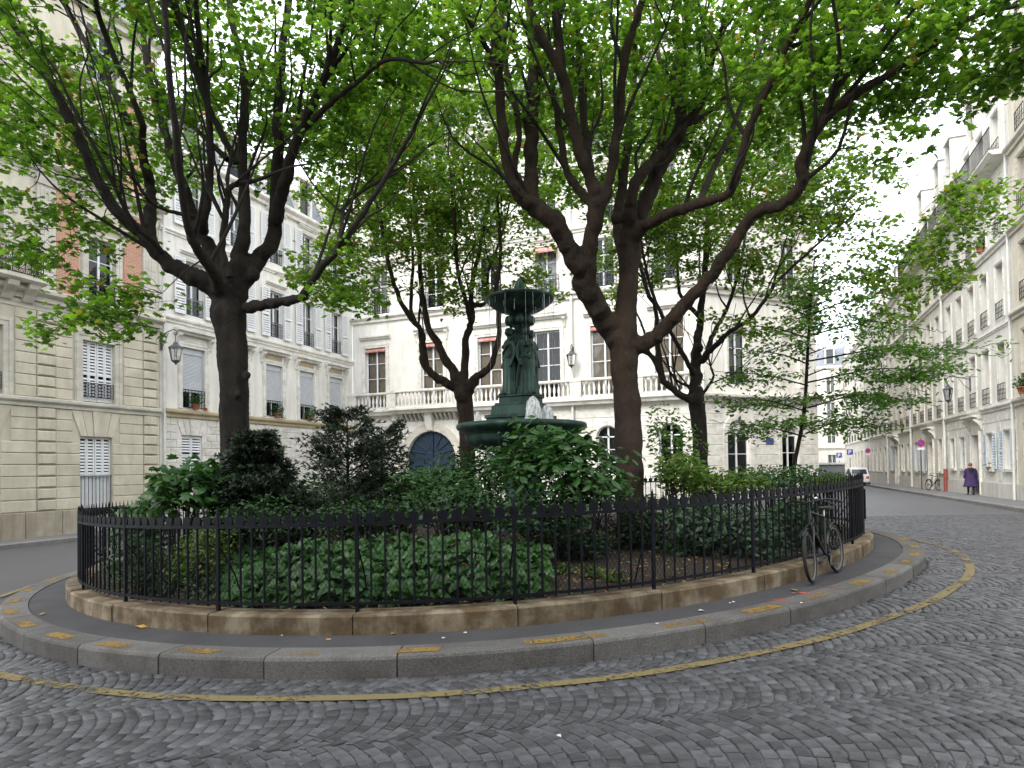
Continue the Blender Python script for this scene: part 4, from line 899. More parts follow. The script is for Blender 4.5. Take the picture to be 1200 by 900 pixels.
def grow_tree(name, label, cat, trunk, limbs, clouds, leafm, kind, lsize, nleaf, barkm, spread=.38, group=None, flat=.6, low=0.0, knots=(), rs=1.0, whips=0, dens=1.0):
    """trunk: [(px,py,Y,r)], limbs: lists of [(px,py,Y,r)], clouds: [(px,py,rx,ry,Y,rY,n)] sprays of leaf twigs"""
    big = []; small = []; nodes = []; nrad = []
    def path(lst, n, wob):
        P = np.array([at(a, b, Y) for a, b, Y, r in lst]); r = np.array([q[3] for q in lst])*rs; C = cr(np.hstack([P, r[:, None]]), n)
        w_ = rng.normal(0, wob, (len(C), 3)); w_[0] = 0; C[:, :3] += w_*C[:, 3:4]*1.3; C[:, 3] *= 1+rng.normal(0, .015, len(C)); return C
    T = path([(a, b, c, r*.88) for a, b, c, r in trunk], 6, .02); x0, y0 = T[0, :2]
    base_z = T[0, 2]; big.append((T[:, :3], T[:, 3], 16))
    for k in range(len(T)): nodes.append(T[k, :3]); nrad.append(.001 if k < len(T)*.9 else T[k, 3])
    for L in limbs:
        C = path(L, 6, .10)
        if L[-1][3] < .065:                                       # let every limb run out into a thin whip
            d = C[-1, :3]-C[-4, :3]; d /= np.linalg.norm(d); r_ = C[-1, 3]; ln = 22*r_+.25
            ex = np.array([np.append(C[-1, :3]+d*ln*f+np.array([0, 0, .12*ln*f*f])+rng.normal(0, .03, 3), r_*(1-f)+.005*f) for f in (.25, .5, .75, 1)]); C = np.vstack([C, ex])
        big.append((C[:, :3], C[:, 3], 10))
        for k in range(2, len(C)): nodes.append(C[k, :3]); nrad.append(C[k, 3])
        if whips and len(L) > 3:                                  # secondary branches fanning upwards from the limb
            for _ in range(whips):
                k = random.randint(int(len(C)*.3), len(C)-3); r0 = min(.034, C[k, 3]*.55); t = C[k+1, :3]-C[k-1, :3]; t /= np.linalg.norm(t); ln = random.uniform(1.0, 2.4)
                d = t*.8+rng.normal(0, .38, 3)+np.array([0, 0, .45]); d /= np.linalg.norm(d); e = C[k, :3]+d*ln+np.array([0, 0, .25*ln*random.random()]); W_ = cr([C[k, :3], C[k, :3]+d*ln*.35+rng.normal(0, .06, 3), C[k, :3]+d*ln*.7+rng.normal(0, .08, 3)+[0, 0, .05*ln], e], 3)
                rr = np.linspace(r0, .006, len(W_)); small.append((W_, rr, 6))
                for j in range(2, len(W_)): nodes.append(W_[j]); nrad.append(rr[j])
    targ = []
    for px, py, rx, ry, Y, rY, n in clouds:
        n = int(n*dens); c = at(px, py, Y); sx = rx*Y/FPX; sz = ry*Y/FPX
        d = rng.normal(0, 1, (n, 3)); d /= np.linalg.norm(d, axis=1)[:, None]; d *= rng.uniform(.15, 1, (n, 1))**.5
        targ.append(c+d*np.array([sx, rY, sz]))
    targ = np.vstack(targ)
    cap = len(nodes)+len(targ)*4; NP = np.zeros((cap, 3)); NR = np.zeros(cap); cnt = len(nodes); NP[:cnt] = nodes; NR[:cnt] = nrad
    d0 = np.array([np.min(np.linalg.norm(NP[:cnt]-t, axis=1)) for t in targ]); LP = []; LN = []; LS = []
    for q in np.argsort(d0):
        t = targ[q]; dv = t-NP[:cnt]; ds = np.linalg.norm(dv, axis=1); cost = ds+.6*np.maximum(0, NP[:cnt, 2]-t[2])+np.where(NR[:cnt] < .004, 50, 0)
        i = int(np.argmin(cost)); a = NP[i]; L = ds[i]
        if L > .05:
            mid = (a+t)/2+np.array([0, 0, .10*L])+rng.normal(0, .07*L, 3); r0 = min(NR[i]*.75, .006+.011*L)
            C = cr([a, mid, t], 3); small.append((C, np.linspace(r0, .0045, len(C)), 4 if L < 1 else 5))
            for k in (2, 4, 6): NP[cnt] = C[k]; NR[cnt] = r0+(.0045-r0)*k/6; cnt += 1
        dirv = (t-a)/(L+1e-6); yaw0 = math.atan2(dirv[1], dirv[0])
        for sidx in range(3):                                    # three leafy shoots fan out from the twig end
            ang = yaw0+(sidx-1)*.75+random.gauss(0, .25); ln = spread*random.uniform(.7, 1.5); e = t+ln*np.array([math.cos(ang), math.sin(ang), random.uniform(-.35, .2)])
            small.append((np.array([t, (t+e)/2+[0, 0, .04], e]), [.0045, .0035, .002], 3)); m_ = max(2, int(nleaf/3*random.uniform(.7, 1.3)))
            f = rng.uniform(.15, 1.05, m_)[:, None]; LP.append(t+(e-t)*f+rng.normal(0, 1, (m_, 3))*np.array([.10, .10, .07])*spread/.38); LN.append(np.column_stack([rng.normal(0, flat, (m_, 2)), np.ones(m_)])); LS.append(np.column_stack([ang+rng.choice([-1, 1], m_)*rng.uniform(.3, 1.5, m_), lsize*rng.uniform(.65, 1.25, m_)]))
    P = np.vstack(LP); Nn = np.vstack(LN); S = np.vstack(LS)
    gz = soil_z(x0, y0) if low == 0 else low
    root = empty(name, (x0, y0, gz), 0, label, cat, group)
    # trunk and thick limbs fused into one continuous bole, thinner limbs stay parts
    mb = MB(); 
    for P_, r_, n_ in big:
        k = int(np.sum(r_ >= .05)) if n_ == 10 else len(r_)
        if k >= 3: mb.tube(P_[:k], list(r_[:k]), 14)
    for px, py, Y, r in knots: r *= rs*.92; mb.ell(at(px, py, Y), (r, r*.9, r*1.2), 12, 8)
    if T[:, 3].max() > .1:
        me = remeshed(mb, 'trunk', barkm, .03, 6); co = np.empty(len(me.vertices)*3, np.float32); me.vertices.foreach_get('co', co); co = co.reshape(-1, 3); no = np.empty(len(co)*3, np.float32); me.vertices.foreach_get('normal', no); no = no.reshape(-1, 3)
        f = .010*np.sin(co[:, 0]*31+3*np.sin(co[:, 2]*2.3))*np.sin(co[:, 1]*29+2*np.sin(co[:, 2]*3.1))+.012*np.sin(co[:, 2]*7+co[:, 0]*9)*np.sin(co[:, 0]*11-co[:, 2]*3)+rng.normal(0, .0025, len(co))
        me.vertices.foreach_set('co', (co+no*f[:, None]).ravel()); me.update(); local(link('trunk', me), root)
    else: local(link('trunk', tubes_mesh('trunk', big[:1], barkm)), root)
    for P_, r_, n_ in big[1:]: local(link('limb', tubes_mesh('limb', [(P_, r_*np.where(r_ > .05, .9, 1.0), n_)], barkm)), root)
    tag(local(link('twigs', tubes_mesh('twigs', small, 'bark')), root), kind='stuff')
    cw = local(link('crown', leaves_mesh('crown', kind, P, Nn, S[:, 0], S[:, 1], leafm)), root)
    print(name, 'leaves', len(P), 'twigs', len(small)); return root
def z_(lst, ox, oy, s, Y0, Y1, r0, r1):                          # zoom-crop pixels -> limb with depth and radius ramps
    n = len(lst); return [(ox+a*s, oy+b*s, Y0+(Y1-Y0)*i/(n-1), r0*(r1/r0)**(i/(n-1))) for i, (a, b) in enumerate(lst)]
q = .41667; Z = 1/3
# ---------------------------------------------------------------- left maple
Y = 9.6
t1 = [(279, 655, Y, .46), (277, 600, Y, .34), (276, 540, Y, .295), (275, 470, Y, .285), (271, 400, Y, .30), (267, 365, Y, .33), (265, 348, Y, .26)]
l1 = [z_([(640, 830), (580, 800), (480, 745), (400, 660), (300, 550), (180, 300), (60, 100), (-10, 0), (-60, -90)], 0, 0, q, Y, Y-1.0, .21, .045),
      z_([(425, 690), (420, 620), (425, 560), (410, 470), (330, 280), (230, 100), (165, -20), (120, -120)], 0, 0, q, Y-.3, Y+.8, .125, .04),
      z_([(415, 500), (400, 400), (395, 330), (300, 110), (262, -10), (240, -90)], 0, 0, q, Y, Y-1.4, .075, .03),
      z_([(640, 800), (600, 720), (540, 600), (480, 420), (420, 220), (392, 0), (370, -120)], 0, 0, q, Y, Y+1.6, .16, .045),
      z_([(570, 650), (575, 620), (592, 480), (585, 300), (560, 100), (545, -60)], 0, 0, q, Y+.2, Y-.8, .105, .04),
      z_([(650, 820), (670, 720), (692, 620), (680, 430), (690, 230), (652, 60), (640, -90)], 0, 0, q, Y, Y+.4, .165, .05),
      z_([(660, 840), (710, 750), (770, 655), (782, 400), (790, 200), (812, 0), (830, -120)], 0, 0, q, Y, Y+1.2, .20, .06),
      z_([(776, 620), (800, 520), (832, 400), (900, 250), (942, 150), (1000, -40)], 0, 0, q, Y+.3, Y-1.2, .13, .05),
      z_([(690, 865), (760, 855), (850, 832), (890, 770), (960, 690), (1040, 570), (1120, 440), (1180, 330)], 0, 0, q, Y-.1, Y-1.6, .105, .03),
      z_([(955, 695), (960, 640), (975, 575), (1080, 500), (1160, 450)], 0, 0, q, Y-.8, Y+.2, .05, .022),
      z_([(645, 780), (625, 700), (636, 590), (645, 530), (690, 515)], 0, 0, q, Y-.25, Y-.5, .075, .04),
      z_([(665, 460), (600, 330), (545, 190), (492, 0), (470, -80)], 0, 0, q, Y-.2, Y-1.2, .065, .035),
      z_([(850, 370), (930, 290), (1000, 235), (1085, 170), (1200, 178)], 0, 0, q, Y-.3, Y-1.8, .055, .025),
      z_([(480, 745), (440, 690), (370, 620), (300, 480), (200, 290)], 0, 0, q, Y-.1, Y-1.6, .06, .025),
      z_([(640, 450), (560, 370), (480, 290), (380, 190), (240, 75)], 0, 0, q, Y+.3, Y+1.8, .055, .025),
      z_([(545, 610), (500, 600), (440, 580), (400, 540)], 0, 0, q, Y-.2, Y-1.0, .045, .02),
      [(262, 352, Y, .16), (252, 325, Y-.4, .10), (222, 270, Y-1.2, .07), (205, 150, Y-2.0, .05), (190, -20, Y-2.6, .035)]]
c1_ = [(120, 40, 190, 120, 9.4, 3.4, 150), (330, 30, 180, 105, 9.6, 3.4, 150), (40, 200, 90, 70, 8.8, 2.0, 40), (105, 375, 55, 32, 8.5, .5, 9), (150, 345, 50, 25, 8.4, .5, 7), (30, 290, 50, 35, 8.6, .8, 8), (440, 130, 90, 100, 10.2, 2.6, 60), (10, 100, 90, 90, 9, 2.4, 45), (400, 330, 45, 30, 9, .8, 9), (460, 40, 60, 60, 8.5, 1.5, 25), (180, 180, 120, 60, 10.5, 2.0, 30), (330, 170, 90, 60, 11, 1.6, 22), (210, -160, 340, 90, 9.5, 4.0, 110)]
grow_tree('maple_tree', 'large darkest-barked maple with a candelabra of limbs beside the yew', 'tree', t1, l1, c1_, 'leaf_maple', 'maple', .106, 42, 'bark', rs=.84, whips=7, dens=1.04, knots=[(288, 440, Y-.2, .09), (279, 462, Y-.22, .06), (263, 355, Y-.02, .22), (297, 322, Y, .13)])
# ---------------------------------------------------------------- right maple
Y = 10.6
t2 = [(744, 655, Y, .50), (741, 610, Y, .36), (738, 560, Y, .32), (736, 500, Y, .305), (733, 445, Y, .30), (731, 405, Y, .32), (733, 370, Y, .25), (736, 330, Y, .235), (738, 295, Y, .25), (736, 272, Y, .24)]
l2 = [[(731, 415, Y, .27), (715, 385, Y, .24), (697, 355, Y-.2, .22), (673, 303, Y-.5, .19), (650, 262, Y-.7, .18), (622, 240, Y-.8, .15), (603, 220, Y-.9, .12), (590, 167, Y-1.0, .10), (583, 83, Y-1.2, .085), (577, 0, Y-1.4, .07), (570, -70, Y-1.5, .05)],
      [(632, 248, Y-.75, .15), (621, 225, Y-.6, .14), (622, 187, Y-.4, .135), (625, 100, Y, .12), (623, 40, Y+.2, .10), (613, -60, Y+.5, .07)],
      [(583, 90, Y-1.2, .06), (573, 60, Y-1.3, .05), (550, 25, Y-1.6, .04), (530, -10, Y-1.8, .03)],
      [(600, 215, Y-.9, .07), (608, 150, Y-.5, .06), (594, 85, Y-.3, .055), (588, 20, Y-.2, .045), (585, -60, Y, .03)],
      [(690, 350, Y-.3, .15), (690, 300, Y-.6, .14), (699, 245, Y-.8, .16), (693, 213, Y-.9, .12), (677, 167, Y-1.1, .11), (663, 100, Y-1.3, .10), (647, 65, Y-1.4, .085), (630, 33, Y-1.5, .07), (612, -30, Y-1.7, .05)],
      [(699, 240, Y-.8, .11), (683, 228, Y-.6, .09), (664, 200, Y-.3, .075), (656, 150, Y, .07), (647, 95, Y+.3, .06), (640, 20, Y+.8, .045)],
      [(697, 228, Y-.8, .09), (691, 195, Y-.7, .075), (684, 133, Y-.5, .07), (678, 50, Y-.2, .06), (676, -40, Y, .045)],
      [(660, 95, Y-1.3, .07), (655, 60, Y-1.2, .065), (648, 10, Y-1.1, .055), (642, -40, Y-1, .04)],
      [(703, 238, Y-.8, .12), (714, 218, Y-.9, .10), (723, 150, Y-1.1, .09), (733, 67, Y-1.4, .08), (748, 15, Y-1.6, .065), (765, -40, Y-1.8, .05)],
      [(734, 290, Y, .21), (745, 260, Y+.1, .19), (763, 217, Y+.2, .16), (782, 178, Y+.2, .15), (800, 146, Y+.2, .14), (791, 98, Y+.3, .12), (803, 42, Y+.5, .11), (816, -10, Y+.6, .09), (828, -80, Y+.7, .06)],
      [(798, 148, Y+.2, .12), (817, 128, Y, .09), (828, 95, Y-.2, .08), (837, 62, Y-.4, .075), (862, -5, Y-.7, .06), (880, -60, Y-1, .04)],
      [(808, 144, Y+.2, .08), (828, 132, Y+.4, .065), (847, 116, Y+.6, .06), (879, 71, Y+1, .055), (918, 10, Y+1.5, .045), (945, -40, Y+1.8, .03)],
      [(738, 275, Y, .17), (737, 250, Y-.2, .13), (745, 215, Y-.3, .12), (765, 190, Y-.1, .11), (785, 172, Y+.2, .10)],
      [(740, 282, Y, .14), (752, 268, Y-.3, .12), (775, 255, Y-.6, .11), (808, 242, Y-.9, .10), (854, 225, Y-1.3, .085), (868, 185, Y-1.5, .08), (880, 146, Y-1.7, .07), (908, 83, Y-2, .065), (933, 33, Y-2.3, .055), (960, -20, Y-2.6, .04)],
      [(735, 408, Y, .20), (765, 398, Y-.1, .155), (790, 372, Y-.3, .135), (808, 350, Y-.5, .125), (846, 308, Y-.9, .12), (880, 254, Y-1.3, .11), (920, 237, Y-1.6, .105), (942, 212, Y-1.8, .095), (938, 190, Y-1.9, .085), (958, 150, Y-2.1, .08), (992, 117, Y-2.4, .07), (1033, 92, Y-2.7, .06), (1096, 50, Y-3.0, .05), (1140, 20, Y-3.2, .04), (1200, 5, Y-3.3, .025)],
      [(956, 152, Y-2.1, .06), (985, 96, Y-2.2, .055), (1017, 62, Y-2.2, .045), (1054, 0, Y-2.2, .035), (1070, -40, Y-2.2, .025)],
      [(820, 236, Y-1, .06), (840, 190, Y-.4, .055), (862, 140, Y+.2, .05), (890, 60, Y+.9, .04), (910, -10, Y+1.4, .03)],
      [(790, 105, Y+.3, .06), (770, 60, Y+1, .05), (768, 0, Y+1.6, .04), (760, -60, Y+2, .03)],
      [(736, 300, Y, .2), (725, 255, Y+.7, .12), (735, 170, Y+1.4, .10), (745, 60, Y+2.2, .07), (740, -60, Y+2.8, .04)]]
c2_ = [(610, 30, 120, 90, 9.6, 2.6, 75), (740, 40, 150, 95, 10.3, 3.2, 105), (900, 35, 140, 75, 9.6, 2.6, 75), (1030, 25, 100, 55, 8.2, 1.4, 36), (1140, 45, 75, 60, 7.4, 1.2, 40), (1185, 75, 40, 40, 7.2, .7, 14), (860, 170, 90, 70, 11.4, 2.2, 40), (720, 160, 120, 80, 12.0, 2.0, 45), (1040, 95, 60, 25, 8.2, .8, 12), (1035, 175, 18, 12, 8.0, .25, 2), (950, 110, 60, 45, 8.8, 1.2, 22), (750, -150, 380, 90, 10, 4.0, 110), (1060, -110, 150, 60, 8.5, 2, 40)]
grow_tree('maple_tree', 'biggest reddish-brown maple with a knobbly forked trunk between fountain and bicycle', 'tree', t2, l2, c2_, 'leaf_maple', 'maple', .110, 42, 'bark_old', rs=.84, whips=7, dens=1.045, knots=[(722, 256, Y-.2, .12), (699, 238, Y-.85, .17), (640, 252, Y-.75, .17), (782, 180, Y+.15, .17), (733, 405, Y-.05, .26), (760, 398, Y-.1, .13)])
# ---------------------------------------------------------------- maples behind the fountain
ox, oy, s5 = 400, 280, .31103; Y = 16.4
t3 = [(549, 610, Y, .36), (548, 560, Y, .30), (547, 510, Y, .29), (545, 475, Y, .31), (541, 456, Y, .27)]
l3 = [z_([(455, 585), (430, 560), (380, 535), (320, 485), (302, 410), (300, 350), (220, 230), (170, 60), (150, -60), (100, -240)], ox, oy, s5, Y, Y-1, .19, .05),
      z_([(450, 570), (420, 500), (370, 410), (325, 320), (300, 150), (290, 0), (265, -250), (240, -480)], ox, oy, s5, Y, Y+1, .19, .05),
      z_([(465, 560), (462, 520), (470, 380), (492, 300), (490, 180), (530, 0), (570, -250), (590, -420)], ox, oy, s5, Y, Y+.6, .17, .05),
      z_([(488, 310), (465, 220), (440, 130), (430, 0), (410, -260)], ox, oy, s5, Y+.1, Y-1.2, .10, .04),
      z_([(480, 580), (500, 530), (560, 480), (590, 380), (592, 280), (585, 190), (600, 60), (590, -130)], ox, oy, s5, Y, Y-.8, .15, .045),
      z_([(300, 350), (262, 260), (270, 100), (255, -60), (200, -200)], ox, oy, s5, Y-.3, Y+.8, .08, .035),
      z_([(500, 250), (545, 235), (555, 120), (600, 0), (640, -160)], ox, oy, s5, Y+.3, Y+1.4, .08, .035)]
c3_ = [(500, 190, 120, 100, 16, 3.4, 190), (440, 270, 70, 60, 15.6, 2.4, 70), (570, 250, 80, 70, 16.6, 2.6, 75), (520, 70, 140, 80, 16.2, 3.4, 130), (400, 320, 40, 35, 14.6, 1.4, 22), (610, 330, 45, 22, 16.6, 1.2, 12), (525, 330, 60, 35, 16, 1.6, 20), (640, 150, 70, 80, 17, 2.4, 55), (420, 180, 60, 70, 15.5, 2, 40)]
grow_tree('maple_tree', 'slimmer maple rising behind the fountain basin before the blue gate', 'tree', t3, l3, c3_, 'leaf_back', 'maple_far', .118, 48, 'bark_old', .42, rs=.80, whips=5, dens=1.15, knots=[(540, 462, Y-.15, .26), (557, 448, Y-.1, .16)])
ox, oy = 640, 280; Y = 16.0
t4 = [(823, 610, Y, .34), (822, 560, Y, .28), (820, 510, Y, .265), (817, 475, Y, .28), (816, 455, Y, .24)]
l4 = [z_([(575, 620), (530, 600), (450, 545), (410, 460), (370, 410)], ox, oy, s5, Y, Y-.4, .15, .07),
      z_([(440, 535), (420, 400), (412, 260), (380, 200), (330, 0), (300, -150)], ox, oy, s5, Y-.2, Y-1.2, .10, .035),
      z_([(568, 590), (562, 480), (568, 390), (582, 300), (600, 100), (610, -120), (620, -420)], ox, oy, s5, Y, Y+.8, .22, .06),
      z_([(555, 500), (535, 470), (480, 370), (440, 300), (385, 150), (340, -90)], ox, oy, s5, Y, Y-1.5, .10, .035),
      z_([(580, 470), (610, 430), (640, 400), (690, 350), (770, 300), (830, 220), (880, 150), (1000, 40), (1100, -50)], ox, oy, s5, Y, Y-2, .12, .03),
      z_([(600, 450), (618, 390), (640, 340), (690, 240), (740, 60), (770, -180)], ox, oy, s5, Y, Y+1.2, .11, .04),
      z_([(585, 300), (520, 230), (500, 190), (490, 30), (470, -160)], ox, oy, s5, Y+.2, Y+1.4, .09, .035),
      z_([(570, 600), (600, 570), (630, 520), (620, 480)], ox, oy, s5, Y, Y-.3, .06, .03),
      z_([(540, 600), (540, 560), (490, 530), (480, 470)], ox, oy, s5, Y, Y-.3, .07, .03)]
c4_ = [(800, 200, 120, 90, 16, 3.0, 140), (880, 280, 90, 60, 15.4, 2.4, 65), (770, 290, 70, 50, 16.4, 2.0, 45), (930, 190, 90, 70, 15.6, 2.6, 60), (840, 80, 150, 70, 16.2, 3.2, 110), (980, 240, 55, 50, 14.8, 1.8, 30), (985, 330, 55, 35, 14.4, 1.6, 22), (1055, 340, 45, 30, 13.6, 1.4, 18), (1100, 270, 45, 45, 13.0, 1.0, 18), (1130, 235, 30, 22, 12.6, .6, 7), (700, 330, 50, 30, 17, 1.4, 12), (860, 380, 40, 20, 15, 1, 8), (940, 60, 80, 60, 15, 2.4, 40)]
grow_tree('maple_tree', 'grey-barked maple before the canted corner house, half hidden by the biggest maple', 'tree', t4, l4, c4_, 'leaf_back', 'maple_far', .118, 48, 'bark', .42, rs=.80, whips=5, dens=1.15, knots=[(816, 468, Y-.1, .24), (818, 408, Y-.1, .17)])
# ---------------------------------------------------------------- young layered tree
Y = 12.4
t5 = [(929, 590, Y, .05), (931, 545, Y, .045), (942, 485, Y, .04), (947, 404, Y, .032), (951, 342, Y, .024), (955, 300, Y, .012)]
l5 = []
for i, (py, a, b) in enumerate([(500, 850, 1040), (470, 860, 1075), (440, 850, 1120), (415, 880, 1165), (385, 870, 1090), (360, 890, 1050), (335, 900, 1010)]):
    x = 944+(500-py)*.05
    l5 += [[(x, py+12, Y, .016), ((x+a)/2, py, Y-.6+i*.2, .011), (a, py-4, Y-.9+i*.3, .005)], [(x, py+8, Y, .018), ((x+b)/2, py-8, Y-.2, .012), (b, py+2, Y-.7+.15*i, .005)], [(x, py, Y, .014), (x+20, py-8, Y-.9, .01), (x+10, py-4, Y-1.7, .004)]]
c5_ = [(905, 500, 60, 10, Y-.3, .8, 22), (1000, 495, 60, 12, Y-.3, .8, 22), (900, 470, 50, 9, Y, .8, 18), (1020, 468, 65, 9, Y-.4, .7, 26), (1040, 440, 75, 9, Y-.6, .7, 30), (890, 440, 40, 9, Y, .8, 14), (1060, 415, 90, 8, Y-.5, .6, 32), (920, 412, 45, 10, Y, .8, 14), (1000, 385, 75, 9, Y-.3, .7, 26), (970, 360, 60, 9, Y, .7, 18), (950, 335, 45, 10, Y, .6, 14)]
grow_tree('young_tree', 'slender young tree with flat layered sprays of small leaves near the bicycle', 'tree', t5, l5, c5_, 'leaf_young', 'oval', .105, 30, 'bark', .36, flat=.8, dens=.8)
# ================================================================ shrubs in the bed
def shrub(name, label, cat, px, py, Y, rx, ry, rY, n, kind, lsize, m, stems=7, flat=.7, group=None, droop=.2, shell=.45, lobes=5):
    """px,py centre of the foliage at depth Y; rx,ry in pixels; rY in metres"""
    c = at(px, py, Y); sx, sz = rx*Y/FPX, ry*Y/FPX; bz = soil_z(c[0], c[1])
    root = empty(name, (c[0], c[1], bz), 0, label, cat, group); st = []; P = []
    cen = [c+np.array([random.uniform(-.6, .6)*sx, random.uniform(-.6, .6)*rY, random.uniform(-.35, .5)*sz]) for _ in range(lobes)]+[c]
    rad = [random.uniform(.4, .62) for _ in range(lobes)]+[.75]
    tot = sum(r**2 for r in rad)
    for cc, r in zip(cen, rad):
        k = int(n*r*r/tot); d = rng.normal(0, 1, (k, 3)); d /= np.linalg.norm(d, axis=1)[:, None]; d *= (shell+(1-shell)*rng.uniform(0, 1, (k, 1))**.5)*r*rng.uniform(.85, 1.18, (k, 1)); P.append(cc+d*np.array([sx, rY, sz]))
        for _ in range(max(1, stems//3)):
            e = cc+rng.normal(0, .35, 3)*r*np.array([sx, rY, sz]); b = np.array([c[0]+random.gauss(0, .07), c[1]+random.gauss(0, .07), bz-.03]); st.append((cr([b, (b+e)/2+[0, 0, .12], e], 3), np.linspace(.016, .004, 7), 4))
    P = np.vstack(P); P[:, 2] = np.maximum(P[:, 2], bz+.03); out = (P-c)/np.array([sx, rY, sz]); N_ = np.column_stack([out[:, 0]*.5+rng.normal(0, flat, len(P)), out[:, 1]*.5+rng.normal(0, flat, len(P)), np.ones(len(P))])
    local(link('stem', tubes_mesh('stem', st, 'bark')), root); local(link('foliage', leaves_mesh('foliage', kind, P, N_, rng.uniform(0, 2*PI, len(P)), lsize*rng.uniform(.6, 1.25, len(P)), m)), root); return root
def conifer(name, label, px, Y, top, half, n, seed_l=.5, m='needle', dense=1.0, asc=(.1, .35), tw=.22):
    """short-needled evergreen: trunk plus whorls of shoots clothed with small needles"""
    c0 = at(px, 600, Y); bz = soil_z(c0[0], c0[1]); tp = at(px, top, Y); hgt = tp[2]-bz; hw = half*Y/FPX
    root = empty(name, (c0[0], c0[1], bz), 0, label, 'conifer'); st = [(np.array([(c0[0], c0[1], bz-.05), (c0[0], c0[1], bz+hgt*.5), (c0[0], c0[1], bz+hgt)]), [.05, .03, .006], 6)]; NP = []; ND = []
    for i in range(n):
        f = random.random()**.8; z = bz+.1+f*(hgt-.1); L = hw*(1-f*.8)*random.uniform(.5, 1.12); a = random.uniform(0, 2*PI); e = np.array([c0[0]+L*math.cos(a), c0[1]+L*math.sin(a), z+random.uniform(*asc)*L]); b = np.array([c0[0], c0[1], z]); C = cr([b, (b+e)/2-[0, 0, .05*L], e], 4); st.append((C, np.linspace(.009, .003, len(C)), 3))
        for t in np.linspace(.2, 1, 6):
            p = b+(e-b)*t; side = random.choice((-1, 1))
            for sg in (-1, 1):
                l2 = tw*(1.15-t*.6)*random.uniform(.6, 1.3); d = np.array([math.cos(a+sg*.9), math.sin(a+sg*.9), random.uniform(-.1, .3)]); e2 = p+d*l2; st.append((np.array([p, (p+e2)/2, e2]), [.004, .003, .002], 3)); k = int(11*dense); ff = rng.uniform(0, 1, k)[:, None]; NP.append(p+(e2-p)*ff); ND.append(np.tile(d, (k, 1)))
    NP = np.vstack(NP); ND = np.vstack(ND); k = len(NP); nr = rng.normal(0, 1, (k, 3)); 
    V, T = leaf_shape('blade'); x = np.cross(ND, nr); x /= np.linalg.norm(x, axis=1)[:, None]; y = ND*.55+nr*.45/np.linalg.norm(nr, axis=1)[:, None]; y /= np.linalg.norm(y, axis=1)[:, None]; x = np.cross(y, x); sz_ = rng.uniform(.05, .085, k)
    Q = np.array([(0, 0), (.16, .5), (0, 1), (-.16, .5)]); W = NP[:, None, :]+sz_[:, None, None]*(x[:, None, :]*Q[None, :, 0:1]+y[:, None, :]*Q[None, :, 1:2]); F = np.arange(k*4).reshape(-1, 4)
    local(link('trunk', tubes_mesh('trunk', st, 'bark')), root); local(link('foliage', npmesh('foliage', W.reshape(-1, 3), F, m)), root); return root
conifer('yew_bush', 'dense dark green yew bush at the foot of the darkest candelabra maple', 300, 9.2, 512, 74, 300, dense=1.5, asc=(.2, .7))
conifer('spruce_sapling', 'airy dark spruce sapling with spiky shoots beside the yew', 408, 9.4, 486, 95, 75, dense=1.0, asc=(.4, .95), tw=.28)
conifer('spruce_sapling', 'short sparse spruce sapling leaning over the ivy', 448, 9.9, 506, 75, 50, dense=.9, asc=(.4, .95), tw=.28)
shrub('maple_sapling', 'broad-leaved maple sapling behind the fence by the stone house', 'shrub', 212, 572, 8.6, 48, 40, .7, 420, 'maple', .17, 'leaf_ivy', lobes=9, shell=.2)
shrub('maple_sapling', 'small sprawling sapling with light green leaves between yew and fence', 'shrub', 170, 620, 9.2, 40, 40, .7, 380, 'maple', .13, 'leaf_ivy')
shrub('dark_shrub', 'dark small-leaved shrub in the curve of the fence by the stone house', 'shrub', 165, 660, 8.1, 40, 42, .5, 1300, 'oval', .06, 'leaf_dark')
shrub('mixed_shrub', 'variegated yellowish shrub beside the ivy, near the darkest candelabra maple', 'shrub', 232, 655, 7.9, 38, 42, .45, 1200, 'oval', .065, 'leaf_lime')
shrub('mexican_orange', 'bright fingered-leaf shrub in front of the blue gate', 'shrub', 525, 580, 9.4, 70, 42, .9, 2300, 'blade', .13, 'leaf_ivy', lobes=9, shell=.3)
shrub('laurel_shrub', 'dark laurel behind the bright fingered-leaf shrub', 'shrub', 470, 585, 10.2, 60, 35, .8, 1500, 'oval', .09, 'leaf_dark')
shrub('big_leaf_shrub', 'lush big-leaved shrub spreading below the fountain basin', 'shrub', 652, 545, 9.1, 92, 55, 1.0, 1250, 'oval', .165, 'leaf_ivy', lobes=12, flat=.5, shell=.25)
shrub('big_leaf_shrub', 'darker low shrub under the lush big-leaved one', 'shrub', 640, 610, 8.6, 75, 38, .7, 1500, 'oval', .10, 'leaf_dark')
shrub('lime_shrub', 'lime green shrub between the biggest and the grey-barked maple', 'shrub', 800, 555, 10.4, 42, 30, .7, 1100, 'oval', .10, 'leaf_lime')
shrub('spindle_shrub', 'loose tall shrub growing against the biggest maple trunk', 'shrub', 790, 515, 12.0, 42, 50, .7, 600, 'oval', .10, 'leaf_young')
shrub('aucuba', 'speckled aucuba behind the fence near the bicycle', 'shrub', 850, 620, 9.3, 65, 50, .8, 1700, 'oval', .125, 'leaf_spot', lobes=7)
shrub('aucuba', 'dark glossy bush tight against the fence behind the bicycle', 'shrub', 935, 620, 10.0, 55, 42, .7, 1500, 'oval', .11, 'leaf_dark')
shrub('privet', 'fresh green privet mound at the foot of the young tree', 'shrub', 900, 560, 11.6, 62, 20, .8, 1500, 'oval', .08, 'leaf_ivy')
shrub('privet', 'low green hedge plant at the street end of the bed', 'shrub', 965, 566, 13.4, 38, 16, .8, 900, 'oval', .08, 'leaf_lime')
